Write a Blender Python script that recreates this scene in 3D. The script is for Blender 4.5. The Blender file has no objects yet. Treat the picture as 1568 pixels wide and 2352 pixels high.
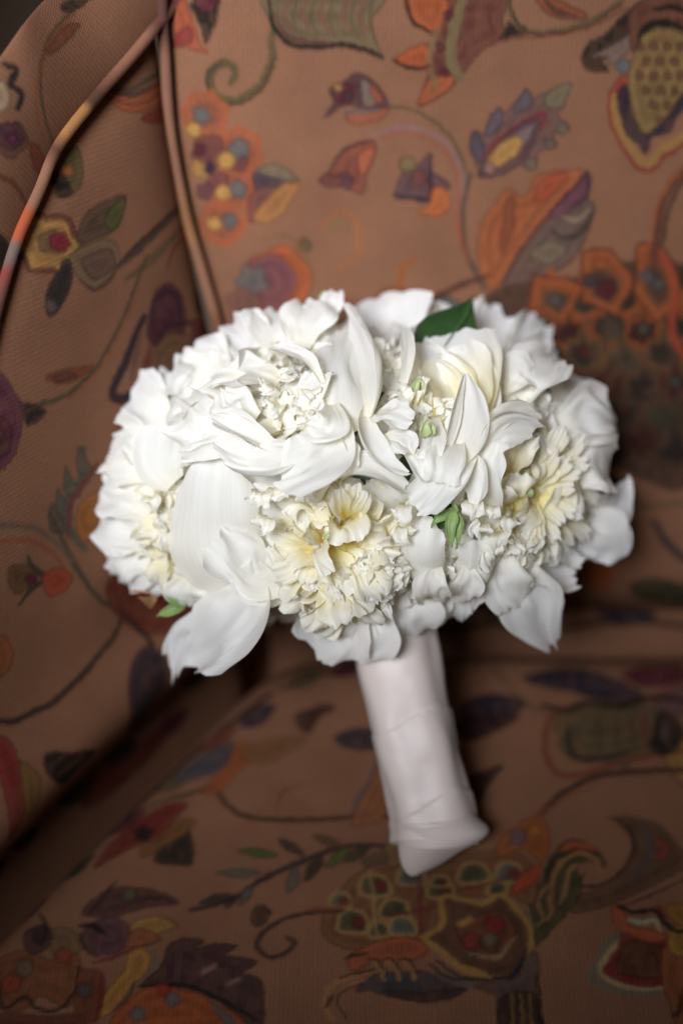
import bpy, math, random
import numpy as np
from mathutils import Vector

# ------------------------------------------------------------------ scene, camera, lights
scene = bpy.context.scene
COL = scene.collection
PITCH = math.radians(40)
CAM = np.array([0.0, 0.0, 0.66])
R_ = np.array([1.0, 0, 0])
F_ = np.array([0, math.cos(PITCH), -math.sin(PITCH)])
U_ = np.array([0, math.sin(PITCH), math.cos(PITCH)])

cd = bpy.data.cameras.new("camera")
cam = bpy.data.objects.new("camera", cd)
COL.objects.link(cam)
cam.location = CAM
cam.rotation_euler = (math.radians(90) - PITCH, 0, 0)
cd.sensor_fit = 'VERTICAL'
cd.sensor_height = 36
cd.sensor_width = 24
cd.lens = 50
cd.clip_start = 0.02
cd.clip_end = 30
cd.dof.use_dof = True
cd.dof.focus_distance = 0.712
cd.dof.aperture_fstop = 1.85
scene.camera = cam

world = bpy.data.worlds.new("World")
scene.world = world
world.use_nodes = True
bg = world.node_tree.nodes['Background']
bg.inputs[0].default_value = (1.0, 0.50, 0.26, 1)
bg.inputs[1].default_value = 0.026

def area(name, loc, target, size, power, color, spread=180):
    ld = bpy.data.lights.new(name, 'AREA')
    ld.shape = 'RECTANGLE'
    ld.size, ld.size_y = size
    ld.energy = power
    ld.color = color
    ld.spread = math.radians(spread)
    o = bpy.data.objects.new(name, ld)
    COL.objects.link(o)
    o.location = loc
    d = Vector(target) - Vector(loc)
    o.rotation_euler = d.to_track_quat('-Z', 'Y').to_euler()
    return o
area("window_light", (-0.46, -0.38, 1.32), (-0.11, 0.72, 0.39), (0.62, 0.62), 3.7, (0.915, 0.95, 1.01), 37)

scene.view_settings.view_transform = 'Standard'
scene.view_settings.look = 'None'
scene.view_settings.exposure = 0.0
scene.view_settings.gamma = 1.0
scene.cycles.max_bounces = 10
scene.cycles.transmission_bounces = 8
scene.cycles.diffuse_bounces = 6

# guide: a point of the photograph (1568 x 2352 grid) at an axial depth -> world
def P(X, Y, d):
    return CAM + d * (F_ + R_ * ((X - 784) / 784 * 0.24) + U_ * ((1176 - Y) / 1176 * 0.36))
def ray(X, Y):
    return F_ + R_ * ((X - 784) / 784 * 0.24) + U_ * ((1176 - Y) / 1176 * 0.36)
def unit(v):
    v = np.asarray(v, float)
    return v / (np.linalg.norm(v) + 1e-12)

# ------------------------------------------------------------------ helpers
def s2l(c):
    c = np.asarray(c, float) / 255.0
    return np.where(c <= 0.04045, c / 12.92, ((c + 0.055) / 1.055) ** 2.4)

def link(name, me, mat, parent=None):
    o = bpy.data.objects.new(name, me)
    COL.objects.link(o)
    if mat: me.materials.append(mat)
    if parent is not None: o.parent = parent
    return o

def raw_mesh(name, verts, faces, smooth=True, color=None, uv=None):
    """verts (n,3), faces (m,4) arrays"""
    me = bpy.data.meshes.new(name)
    verts = np.ascontiguousarray(verts, dtype=np.float32)
    faces = np.ascontiguousarray(faces, dtype=np.int32)
    n, m, k = len(verts), len(faces), faces.shape[1]
    me.vertices.add(n)
    me.vertices.foreach_set('co', verts.ravel())
    me.loops.add(m * k)
    me.loops.foreach_set('vertex_index', faces.ravel())
    me.polygons.add(m)
    me.polygons.foreach_set('loop_start', np.arange(0, m * k, k, dtype=np.int32))
    me.polygons.foreach_set('loop_total', np.full(m, k, dtype=np.int32))
    if smooth: me.polygons.foreach_set('use_smooth', np.ones(m, dtype=bool))
    if uv is not None:
        l = me.uv_layers.new(name='UVMap')
        l.data.foreach_set('uv', np.ascontiguousarray(uv[faces.ravel()], dtype=np.float32).ravel())
    if color is not None:
        a = me.color_attributes.new('Col', 'FLOAT_COLOR', 'POINT')
        c4 = np.ones((n, 4), dtype=np.float32); c4[:, :3] = color
        a.data.foreach_set('color', c4.ravel())
    me.update(calc_edges=True)
    return me

def grid_faces(nu, nv, off=0):
    """nu x nv vertices, index = i*nv + j"""
    i, j = np.meshgrid(np.arange(nu - 1), np.arange(nv - 1), indexing='ij')
    a = (i * nv + j).ravel() + off
    return np.stack([a, a + nv, a + nv + 1, a + 1], 1)

def catmull(pts, n=10, closed=False):
    p = np.asarray(pts, float)
    if len(p) < 3 and not closed: 
        t = np.linspace(0, 1, n)[:, None]
        return p[0] * (1 - t) + p[-1] * t
    if closed: q = np.vstack([p[-1], p, p[0], p[1]])
    else: q = np.vstack([2 * p[0] - p[1], p, 2 * p[-1] - p[-2]])
    out = []
    t = np.linspace(0, 1, n, endpoint=False)[:, None]
    for i in range(1, len(q) - 2):
        a, b, c, d = q[i - 1], q[i], q[i + 1], q[i + 2]
        out.append(0.5 * ((2 * b) + (c - a) * t + (2 * a - 5 * b + 4 * c - d) * t ** 2 + (3 * b - a - 3 * c + d) * t ** 3))
    out = np.vstack(out)
    if not closed: out = np.vstack([out, p[-1]])
    return out

_rs = np.random.RandomState(5)
_tab = _rs.rand(256, 256)
def vnoise(x, y):
    xi = np.floor(x).astype(int); yi = np.floor(y).astype(int)
    fx = x - xi; fy = y - yi
    fx = fx * fx * (3 - 2 * fx); fy = fy * fy * (3 - 2 * fy)
    g = lambda a, b: _tab[a & 255, b & 255]
    return (g(xi, yi) * (1 - fx) + g(xi + 1, yi) * fx) * (1 - fy) + (g(xi, yi + 1) * (1 - fx) + g(xi + 1, yi + 1) * fx) * fy

# ------------------------------------------------------------------ materials
def new_mat(name):
    m = bpy.data.materials.new(name); m.use_nodes = True
    nt = m.node_tree; nt.nodes.clear()
    out = nt.nodes.new('ShaderNodeOutputMaterial')
    return m, nt, out

def N(nt, t, **kw):
    n = nt.nodes.new(t)
    for k, v in kw.items(): setattr(n, k, v)
    return n

def fabric_material():
    m, nt, out = new_mat('tapestry_weave')
    L = nt.links.new
    b = N(nt, 'ShaderNodeBsdfPrincipled')
    b.inputs['Roughness'].default_value = 0.85
    b.inputs['Specular IOR Level'].default_value = 0.12
    b.inputs['Sheen Weight'].default_value = 0.0
    b.inputs['Sheen Roughness'].default_value = 0.5
    at = N(nt, 'ShaderNodeVertexColor'); at.layer_name = 'Col'
    uv = N(nt, 'ShaderNodeUVMap')
    # woven ribs: rows of small stitches with broken spacing
    mp = N(nt, 'ShaderNodeMapping'); mp.inputs['Scale'].default_value = (1, 1, 1)
    L(uv.outputs[0], mp.inputs[0])
    w1 = N(nt, 'ShaderNodeTexWave', wave_type='BANDS', bands_direction='X', wave_profile='SIN')
    w1.inputs['Scale'].default_value = 130; w1.inputs['Distortion'].default_value = 2.5
    w1.inputs['Detail'].default_value = 2; w1.inputs['Detail Scale'].default_value = 3
    w2 = N(nt, 'ShaderNodeTexWave', wave_type='BANDS', bands_direction='Y', wave_profile='SIN')
    w2.inputs['Scale'].default_value = 230; w2.inputs['Distortion'].default_value = 2.5
    w2.inputs['Detail'].default_value = 2; w2.inputs['Detail Scale'].default_value = 3
    L(mp.outputs[0], w1.inputs[0]); L(mp.outputs[0], w2.inputs[0])
    mul = N(nt, 'ShaderNodeMath', operation='MULTIPLY'); L(w1.outputs['Fac'], mul.inputs[0]); L(w2.outputs['Fac'], mul.inputs[1])
    nz = N(nt, 'ShaderNodeTexNoise'); nz.inputs['Scale'].default_value = 420; nz.inputs['Detail'].default_value = 3
    L(mp.outputs[0], nz.inputs['Vector'])
    nz2 = N(nt, 'ShaderNodeTexNoise'); nz2.inputs['Scale'].default_value = 30; nz2.inputs['Detail'].default_value = 4
    L(mp.outputs[0], nz2.inputs['Vector'])
    add = N(nt, 'ShaderNodeMath', operation='ADD'); L(mul.outputs[0], add.inputs[0]); L(nz.outputs['Fac'], add.inputs[1])
    mr = N(nt, 'ShaderNodeMapRange'); mr.inputs['From Min'].default_value = 0.35; mr.inputs['From Max'].default_value = 1.4
    mr.inputs['To Min'].default_value = 0.86; mr.inputs['To Max'].default_value = 1.08
    L(add.outputs[0], mr.inputs['Value'])
    mr2 = N(nt, 'ShaderNodeMapRange'); mr2.inputs['From Min'].default_value = 0.3; mr2.inputs['From Max'].default_value = 0.7
    mr2.inputs['To Min'].default_value = 0.9; mr2.inputs['To Max'].default_value = 1.08
    L(nz2.outputs['Fac'], mr2.inputs['Value'])
    mm = N(nt, 'ShaderNodeMath', operation='MULTIPLY'); L(mr.outputs[0], mm.inputs[0]); L(mr2.outputs[0], mm.inputs[1])
    vm = N(nt, 'ShaderNodeVectorMath', operation='SCALE'); L(at.outputs['Color'], vm.inputs[0]); L(mm.outputs[0], vm.inputs['Scale'])
    L(vm.outputs[0], b.inputs['Base Color'])
    bp = N(nt, 'ShaderNodeBump'); bp.inputs['Strength'].default_value = 0.3; bp.inputs['Distance'].default_value = 0.0004
    L(add.outputs[0], bp.inputs['Height']); L(bp.outputs[0], b.inputs['Normal'])
    L(b.outputs[0], out.inputs[0])
    return m

def petal_material():
    m, nt, out = new_mat('peony_petal')
    L = nt.links.new
    at = N(nt, 'ShaderNodeVertexColor'); at.layer_name = 'Col'
    uv = N(nt, 'ShaderNodeUVMap')
    mp = N(nt, 'ShaderNodeMapping'); mp.inputs['Scale'].default_value = (38, 1.3, 1)
    L(uv.outputs[0], mp.inputs[0])
    nz = N(nt, 'ShaderNodeTexNoise'); nz.inputs['Scale'].default_value = 1.0; nz.inputs['Detail'].default_value = 3
    L(mp.outputs[0], nz.inputs['Vector'])
    tc = N(nt, 'ShaderNodeTexCoord')
    nz2 = N(nt, 'ShaderNodeTexNoise'); nz2.inputs['Scale'].default_value = 110; nz2.inputs['Detail'].default_value = 3
    L(tc.outputs['Object'], nz2.inputs['Vector'])
    mr = N(nt, 'ShaderNodeMapRange'); mr.inputs['From Min'].default_value = 0.3; mr.inputs['From Max'].default_value = 0.7
    mr.inputs['To Min'].default_value = 0.93; mr.inputs['To Max'].default_value = 1.01
    L(nz.outputs['Fac'], mr.inputs['Value'])
    vm = N(nt, 'ShaderNodeVectorMath', operation='SCALE'); L(at.outputs['Color'], vm.inputs[0]); L(mr.outputs[0], vm.inputs['Scale'])
    ad = N(nt, 'ShaderNodeMath', operation='ADD'); L(nz.outputs['Fac'], ad.inputs[0]); L(nz2.outputs['Fac'], ad.inputs[1])
    bp = N(nt, 'ShaderNodeBump'); bp.inputs['Strength'].default_value = 0.14; bp.inputs['Distance'].default_value = 0.0009
    L(ad.outputs[0], bp.inputs['Height'])
    b = N(nt, 'ShaderNodeBsdfPrincipled')
    b.inputs['Roughness'].default_value = 0.5
    b.inputs['Specular IOR Level'].default_value = 0.22
    b.inputs['Sheen Weight'].default_value = 0.06
    L(vm.outputs[0], b.inputs['Base Color']); L(bp.outputs[0], b.inputs['Normal'])
    tr = N(nt, 'ShaderNodeBsdfTranslucent'); L(bp.outputs[0], tr.inputs['Normal'])
    wm = N(nt, 'ShaderNodeVectorMath', operation='MULTIPLY'); L(vm.outputs[0], wm.inputs[0]); wm.inputs[1].default_value = (1.02, 1.0, 0.89)
    L(wm.outputs[0], tr.inputs[0])
    mx = N(nt, 'ShaderNodeMixShader'); mx.inputs[0].default_value = 0.52
    L(b.outputs[0], mx.inputs[1]); L(tr.outputs[0], mx.inputs[2])
    L(mx.outputs[0], out.inputs[0])
    return m

def leaf_material(name, c1, c2, rough=0.4, transl=0.1):
    m, nt, out = new_mat(name)
    L = nt.links.new
    uv = N(nt, 'ShaderNodeTexCoord')
    nz = N(nt, 'ShaderNodeTexNoise'); nz.inputs['Scale'].default_value = 160; nz.inputs['Detail'].default_value = 4
    L(uv.outputs['Object'], nz.inputs['Vector'])
    mx0 = N(nt, 'ShaderNodeMix', data_type='RGBA'); L(nz.outputs['Fac'], mx0.inputs['Factor'])
    mx0.inputs['A'].default_value = (*c1, 1); mx0.inputs['B'].default_value = (*c2, 1)
    b = N(nt, 'ShaderNodeBsdfPrincipled'); b.inputs['Roughness'].default_value = rough
    L(mx0.outputs['Result'], b.inputs['Base Color'])
    bp = N(nt, 'ShaderNodeBump'); bp.inputs['Strength'].default_value = 0.3; bp.inputs['Distance'].default_value = 0.0008
    L(nz.outputs['Fac'], bp.inputs['Height']); L(bp.outputs[0], b.inputs['Normal'])
    tr = N(nt, 'ShaderNodeBsdfTranslucent'); L(mx0.outputs['Result'], tr.inputs[0])
    mx = N(nt, 'ShaderNodeMixShader'); mx.inputs[0].default_value = transl
    L(b.outputs[0], mx.inputs[1]); L(tr.outputs[0], mx.inputs[2]); L(mx.outputs[0], out.inputs[0])
    return m

def satin_material():
    m, nt, out = new_mat('ivory_satin')
    L = nt.links.new
    tc = N(nt, 'ShaderNodeTexCoord')
    nz = N(nt, 'ShaderNodeTexNoise'); nz.inputs['Scale'].default_value = 26; nz.inputs['Detail'].default_value = 3
    L(tc.outputs['Object'], nz.inputs['Vector'])
    nf = N(nt, 'ShaderNodeTexNoise'); nf.inputs['Scale'].default_value = 900; nf.inputs['Detail'].default_value = 2
    L(tc.outputs['Object'], nf.inputs['Vector'])
    cr = N(nt, 'ShaderNodeMix', data_type='RGBA'); L(nz.outputs['Fac'], cr.inputs['Factor'])
    cr.inputs['A'].default_value = (0.47, 0.395, 0.365, 1); cr.inputs['B'].default_value = (0.58, 0.505, 0.475, 1)
    b = N(nt, 'ShaderNodeBsdfPrincipled')
    b.inputs['Roughness'].default_value = 0.45; b.inputs['Specular IOR Level'].default_value = 0.4
    b.inputs['Sheen Weight'].default_value = 0.15; b.inputs['Anisotropic'].default_value = 0.4
    L(cr.outputs['Result'], b.inputs['Base Color'])
    bp = N(nt, 'ShaderNodeBump'); bp.inputs['Strength'].default_value = 0.3; bp.inputs['Distance'].default_value = 0.003
    L(nz.outputs['Fac'], bp.inputs['Height'])
    bp2 = N(nt, 'ShaderNodeBump'); bp2.inputs['Strength'].default_value = 0.25; bp2.inputs['Distance'].default_value = 0.0003
    L(nf.outputs['Fac'], bp2.inputs['Height']); L(bp.outputs[0], bp2.inputs['Normal'])
    L(bp2.outputs[0], b.inputs['Normal'])
    L(b.outputs[0], out.inputs[0])
    return m

M_FAB = fabric_material()
M_PET = petal_material()
M_LEAF = leaf_material('dark_leaf', (0.012, 0.035, 0.010), (0.03, 0.07, 0.02), 0.38, 0.06)
M_GREEN = leaf_material('fresh_green_sepal', (0.15, 0.25, 0.06), (0.30, 0.40, 0.15), 0.5, 0.25)
M_PALE = leaf_material('pale_green_carpel', (0.42, 0.52, 0.20), (0.66, 0.70, 0.42), 0.5, 0.3)
M_BROWN = leaf_material('dry_brown_stem', (0.25, 0.12, 0.05), (0.4, 0.22, 0.1), 0.6, 0.0)
M_SATIN = satin_material()
M_ROOM = leaf_material('dim_plaster', (0.20, 0.14, 0.10), (0.24, 0.17, 0.12), 0.9, 0.0)

# ------------------------------------------------------------------ fabric pattern (woven print)
K_ALB = 0.57
TAN = (146, 101, 76)
C = dict(orange=(188, 84, 40), red=(150, 45, 38), wine=(98, 30, 48), navy=(42, 38, 56), black=(30, 28, 24),
         olive=(100, 86, 54), gold=(182, 130, 66), teal=(94, 106, 108), purple=(96, 54, 76), green=(84, 94, 52),
         grey=(128, 104, 96), brown=(92, 58, 44), rust=(128, 62, 44), pink=(156, 108, 104), cream=(176, 148, 116),
         dkgreen=(52, 58, 36), dkbrown=(58, 36, 28), mauve=(116, 80, 82), sage=(124, 122, 86))

class Surface:
    """a fabric face: vertices near a plane (o, e1, e2); the print is laid out in that plane"""
    def __init__(s, o, a, b):
        s.o = np.asarray(o, float); s.e1 = unit(a)
        b = np.asarray(b, float); s.e2 = unit(b - s.e1 * (b @ s.e1))
        s.n = np.cross(s.e1, s.e2)
    def px(s, X, Y):
        r = ray(X, Y)
        t = ((s.o - CAM) @ s.n) / (r @ s.n)
        return CAM + r * t
    def uv(s, X, Y):
        p = s.px(X, Y) - s.o
        return np.array([p @ s.e1, p @ s.e2])
    def coords(s, V):
        d = V - s.o
        return np.stack([d @ s.e1, d @ s.e2], 1)

class Painter:
    def __init__(s, surf, V):
        s.sf = surf; s.q = surf.coords(V)
        # woven threads make every edge a little uneven
        a = vnoise(s.q[:, 0] * 420, s.q[:, 1] * 420) - 0.5
        b = vnoise(s.q[:, 0] * 420 + 77, s.q[:, 1] * 420 + 31) - 0.5
        c = vnoise(s.q[:, 0] * 90 + 7, s.q[:, 1] * 90 + 3) - 0.5
        s.w = s.q + np.stack([a * 0.0012 + c * 0.0009, b * 0.0012 - c * 0.0009], 1)
        s.col = np.tile(s2l(TAN), (len(V), 1))
        tone = vnoise(s.q[:, 0] * 14 + 3, s.q[:, 1] * 14)[:, None]
        s.col *= 0.93 + 0.14 * tone
        s.soft = 0.0011
        s.sc = 0.00024
    def _mask(s, lo, hi, pad):
        return np.nonzero((s.w[:, 0] > lo[0] - pad) & (s.w[:, 0] < hi[0] + pad) & (s.w[:, 1] > lo[1] - pad) & (s.w[:, 1] < hi[1] + pad))[0]
    def _dist(s, p, L):
        best = np.full(len(p), 1e9); par = np.zeros(len(p))
        n = len(L) - 1
        for i in range(n):
            a, b = L[i], L[i + 1]; ab = b - a
            t = np.clip(((p - a) @ ab) / (ab @ ab + 1e-18), 0, 1)
            d = np.hypot(p[:, 0] - a[0] - ab[0] * t, p[:, 1] - a[1] - ab[1] * t)
            m = d < best
            best[m] = d[m]; par[m] = (i + t[m]) / n
        return best, par
    def _blend(s, idx, al, c):
        if isinstance(c, str): c = C[c]
        lum = sum(c) / 3.0; k_ = min(1, lum / 80.0)
        c = np.asarray(c, float); c = c * .86 + c.mean() * np.array([1.10, .98, .84]) * .14      # slightly faded dyes
        c = s2l(c * (0.92 - 0.06 * k_) + np.array(TAN) * 0.08 * k_)
        th = 0.9 + 0.2 * vnoise(s.q[idx, 0] * 700, s.q[idx, 1] * 160)[:, None]
        al = (al * 0.95)[:, None]
        s.col[idx] = s.col[idx] * (1 - al) + c * th * al
    def stroke(s, pts, w, c, taper=0.6, raw=False):
        q = np.array([s.sf.uv(*p) for p in pts]) if not raw else np.asarray(pts)
        L = catmull(q, 7)
        wid = w * s.sc / 2
        idx = s._mask(L.min(0), L.max(0), wid + 0.003)
        if len(idx) == 0: return
        d, t = s._dist(s.w[idx], L)
        ww = wid * (1 - taper * np.abs(2 * t - 1) ** 2.5)
        al = np.clip(0.5 - (d - ww) / (2 * s.soft), 0, 1)
        s._blend(idx, al, c)
    def poly(s, pts, c, edge=None, ew=5, smooth=True, raw=False):
        q = np.array([s.sf.uv(*p) for p in pts]) if not raw else np.asarray(pts)
        L = catmull(q, 5, True) if smooth else q
        L = np.vstack([L, L[0]])
        pad = 0.003 + (ew * s.sc if edge else 0)
        idx = s._mask(L.min(0), L.max(0), pad)
        if len(idx) == 0: return
        p = s.w[idx]
        d, t = s._dist(p, L)
        ins = np.zeros(len(p), bool)
        for i in range(len(L) - 1):
            a, b = L[i], L[i + 1]
            if a[1] == b[1]: continue
            cnd = (a[1] > p[:, 1]) != (b[1] > p[:, 1])
            xx = (b[0] - a[0]) * (p[:, 1] - a[1]) / (b[1] - a[1]) + a[0]
            ins ^= cnd & (p[:, 0] < xx)
        sd = np.where(ins, -d, d)
        s._blend(idx, np.clip(0.5 - sd / (2 * s.soft), 0, 1), c)
        # brocade: contour threads and flecks of a second shade inside each motif
        depth = -sd[..., None]
        cc = s2l(C[c]) if isinstance(c, str) else s2l(c)
        tone = np.clip(1 + 0.14 * np.sin(depth / 0.0012) * np.clip(depth / 0.001, 0, 1), .5, 1.5)
        fl = vnoise(s.q[idx, 0] * 260 + 9, s.q[idx, 1] * 120)[:, None]
        mix = np.clip((fl - .58) * 4, 0, .30) * ins[:, None]
        s.col[idx] = np.where(ins[:, None], s.col[idx] * tone, s.col[idx])
        s.col[idx] = s.col[idx] * (1 - mix) + (s2l(TAN) * .55 + cc * .3) * mix
        if not edge:
            ea = np.clip(0.5 - (d - 0.0005) / (2 * s.soft), 0, 1)[:, None] * .55
            s.col[idx] = s.col[idx] * (1 - ea) + (cc * .25 + 0.004) * ea
        if edge:
            s._blend(idx, np.clip(0.5 - (d - ew * s.sc / 2) / (2 * s.soft), 0, 1), edge)
    def blob(s, X, Y, r, c, k=0.12, lobes=5, edge=None, ew=5):
        rnd = random.Random(int(X * 7 + Y))
        ph = rnd.random() * 6
        pts = []
        for i in range(20):
            a = i / 20 * 2 * math.pi
            rr = r * (1 + k * math.sin(lobes * a + ph))
            pts.append((X + rr * math.cos(a), Y + rr * math.sin(a)))
        s.poly(pts, c, edge, ew)

def paint_extra(p, seed, boxes, n):
    """the same repeat of vines, leaves and flowers goes on over the cloth the bouquet hides and past the frame"""
    rnd = random.Random(seed)
    for k in range(n):
        b = rnd.choice(boxes)
        x = rnd.uniform(b[0], b[2]); y = rnd.uniform(b[1], b[3]); a = rnd.random() * 6.28
        f = lambda dx, dy: (x + dx * math.cos(a) - dy * math.sin(a), y + dx * math.sin(a) + dy * math.cos(a))
        p.stroke([f(-.06, 0), f(-.03, .02), f(0, .015), f(.03, -.01), f(.05, .01), f(.045, .025)], 10, 'olive', raw=True)
        cc = rnd.choice(['orange', 'rust', 'purple', 'navy', 'mauve'])
        p.poly([f(0, .015), f(.01, .035), f(.03, .045), f(.035, .03), f(.02, .015)], cc, 'dkbrown', 5, raw=True)
        p.poly([f(-.03, .02), f(-.045, .04), f(-.07, .045), f(-.06, .025)], rnd.choice(['gold', 'teal', 'green', 'wine']), 'dkbrown', 4, raw=True)

# ------------------------------------------------------------------ armchair
def make_tag(o, label, cat, group=None):
    o['label'] = label; o['category'] = cat
    if group: o['group'] = group

chair = bpy.data.objects.new('armchair', None)
COL.objects.link(chair)
chair.location = (0, 0, 0)
make_tag(chair, 'brown tapestry armchair woven with orange, navy and gold flowers and piped seams', 'armchair')

rec = math.radians(12)
S_BACK = Surface((0, .672, 0), (1, 0, 0), (0, math.sin(rec), math.cos(rec)))
A0 = S_BACK.px(610, 1437)
A1 = S_BACK.px(375, 50)
A2 = np.array([-.187, .462, 0])
S_ARM = Surface(A0, A1 - A0, A2 - A0)      # e1 goes up the seam, e2 forward
S_SEAT = Surface((0, 0, 0), (1, 0, 0), (0, 1, 0))
seamdir = unit(A1 - A0)
basedir = unit(A2 - A0)

# seam (piping) lines
pip1_px = [(372, -40), (374, 40), (380, 130), (392, 300), (425, 480), (462, 610), (500, 740), (540, 900), (575, 1100), (596, 1280), (612, 1437)]
pip2_px = [(400, 10), (352, 65), (300, 128), (215, 225), (130, 335), (85, 440), (40, 540), (8, 640), (-30, 780), (-70, 950)]

def softmin_edge(d, w):
    return np.exp(-np.clip(d, 0, None) / w)

# --- inside back
def back_uv_left(v):
    pts = np.array([S_BACK.uv(*p) for p in pip1_px])
    o = np.argsort(pts[:, 1])
    return np.interp(v, pts[o, 1], pts[o, 0])
nu, nv = 470, 560
vv = np.linspace(-0.12, 0.56, nv)
tt = np.linspace(0, 1, nu)
Vg, Tg = np.meshgrid(vv, tt)      # shape (nu,nv)
left = back_uv_left(Vg)
Ug = left + (0.33 - left) * Tg
dl = Ug - left
bul = 0.010 * (1 - softmin_edge(dl, 0.012)) + 0.006 * np.sin(np.clip(Ug * 5 + 1, -1.5, 2)) * 0.5
bul -= 0.022 * softmin_edge(Vg, 0.018)
bul += 0.010 * np.exp(-((Vg - 0.040) / 0.030) ** 2)
bul += 0.002 * (vnoise(Ug * 18, Vg * 14) - 0.5)
nb = -S_BACK.n if S_BACK.n[1] > 0 else S_BACK.n     # faces the camera (-y)
Vb = S_BACK.o + Ug[..., None] * S_BACK.e1 + Vg[..., None] * S_BACK.e2 + (bul[..., None] - 0.010) * nb
Vb = Vb.reshape(-1, 3)
pb = Painter(S_BACK, Vb)
S = pb.stroke; Q = pb.poly; B = pb.blob
bx = [(-.05, .02, .12, .22), (0.2, .2, .33, .56)]
paint_extra(pb, 3, bx, 9)
# top scroll
S([(640, 40), (625, 85), (628, 130), (602, 190), (562, 222), (520, 230), (487, 207), (483, 170), (508, 143), (535, 150), (543, 172), (530, 188)], 20, 'olive', .35)
S([(632, 130), (606, 196), (562, 230), (517, 236), (481, 210), (477, 170), (505, 138)], 4, 'dkbrown')
Q([(618, -20), (625, 50), (660, 88), (720, 104), (790, 98), (845, 110), (878, 128), (860, 90), (850, 40), (870, -20)], (120, 104, 74))
for x in (660, 700, 740, 790, 830):
    S([(x + 10, -10), (x - 5, 30), (x + 15, 70)], 9, (136, 84, 70))
    S([(x + 26, -10), (x + 16, 40), (x + 30, 84)], 5, 'olive')
S([(618, -20), (628, 55), (668, 100), (740, 104), (790, 102), (840, 113), (880, 132)], 12, 'black', .5)
S([(632, 30), (652, 72), (690, 90), (760, 96)], 7, 'wine')
# orange leaf top middle
Q([(935, -10), (945, 40), (985, 70), (1000, 90), (960, 112), (905, 135), (950, 150), (985, 155), (960, 236), (1010, 216), (1052, 175), (1100, 112), (1160, 85), (1150, 40), (1168, -10)], (112, 58, 48), smooth=False)
Q([(935, -10), (948, 45), (985, 70), (1012, 60), (1022, -10)], 'orange')
Q([(905, 135), (972, 98), (992, 150), (940, 152)], 'orange')
Q([(960, 236), (985, 180), (1048, 175), (1010, 216)], (176, 88, 50))
S([(1062, -10), (1042, 55), (1034, 110), (1040, 150), (1056, 176)], 26, (132, 112, 74), .3)
for x, y in ((1026, 32), (1010, 105), (1022, 165)): B(x, y, 9, 'wine')
S([(1005, 60), (985, 130), (1000, 200)], 14, (140, 106, 70))
S([(932, -10), (945, 45), (985, 72)], 8, 'black'); S([(903, 134), (940, 153), (985, 148)], 9, 'black')
S([(958, 238), (1000, 224), (1050, 180)], 4, 'rust')
# vine top right
S([(1160, -20), (1172, 35), (1215, 68), (1270, 70), (1340, 50), (1420, 5), (1450, -30)], 9, 'olive', .3)
S([(1165, -20), (1180, 40), (1220, 74), (1270, 76), (1345, 56), (1425, 10)], 4, 'black', .3)
Q([(1145, 90), (1168, 50), (1206, 76)], 'black', smooth=False)
S([(1150, 94), (1200, 84), (1260, 82), (1350, 60), (1440, 15)], 4, 'rust', .2)
Q([(1232, -10), (1250, 26), (1295, 42), (1345, 38), (1300, 8)], (150, 72, 44)); S([(1250, 0), (1275, 25), (1320, 36)], 12, 'brown')
# medallion
Q([(1475, 5), (1425, 35), (1385, 78), (1348, 98), (1333, 132), (1348, 158), (1395, 162), (1384, 138), (1422, 118), (1455, 70)], 'black')
Q([(1360, 125), (1420, 92), (1462, 46), (1476, 56), (1440, 112), (1400, 148), (1392, 128)], 'grey')
Q([(1440, 60), (1470, 0), (1600, -10), (1600, 100), (1470, 130)], (112, 62, 46))
S([(1460, 110), (1478, 66), (1520, 52), (1570, 62)], 18, 'black'); S([(1500, 20), (1540, 14), (1580, 30)], 12, 'black')
S([(1520, 36), (1550, 34), (1580, 44)], 8, (140, 74, 60))
Q([(1395, 215), (1432, 168), (1448, 195), (1440, 222)], (168, 64, 44)); B(1428, 150, 16, 'teal')
S([(1396, 215), (1398, 268), (1414, 308), (1434, 345), (1454, 374), (1476, 388), (1502, 380), (1522, 356), (1552, 340), (1590, 300)], 10, 'red', .1)
S([(1407, 220), (1410, 262), (1424, 300), (1444, 334), (1462, 358), (1478, 370), (1497, 364), (1514, 340), (1548, 322), (1584, 285)], 19, 'gold', .1)
Q([(1420, 200), (1422, 260), (1440, 312), (1462, 326), (1478, 346), (1498, 312), (1532, 302), (1552, 268), (1580, 220), (1500, 180)], 'navy')
Q([(1470, 84), (1450, 130), (1441, 190), (1450, 250), (1478, 305), (1520, 275), (1552, 230), (1575, 190), (1575, 90), (1530, 65), (1495, 68)], (150, 116, 66))
for i in range(4):
    for j in range(6):
        x = 1466 + i * 32 + (j % 2) * 16; y = 105 + j * 34
        if abs(x - 1512) < 60 - max(0, y - 190) * .36: B(x, y, 9, (110, 72, 52), .05)
# tulip 1
Q([(745, 268), (765, 235), (758, 205), (790, 186), (822, 168), (852, 180), (880, 214), (892, 242), (860, 250), (830, 245), (790, 240)], (84, 50, 60))
Q([(765, 212), (800, 192), (812, 222), (786, 236)], 'wine'); B(778, 200, 10, 'gold'); B(800, 218, 9, 'navy')
Q([(828, 185), (850, 190), (866, 232), (836, 240)], 'grey'); Q([(850, 190), (872, 212), (874, 236), (858, 226)], (170, 80, 56))
Q([(796, 256), (860, 252), (896, 246), (868, 272), (812, 282)], (170, 86, 60)); S([(790, 258), (830, 254), (870, 250)], 6, 'teal')
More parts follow.
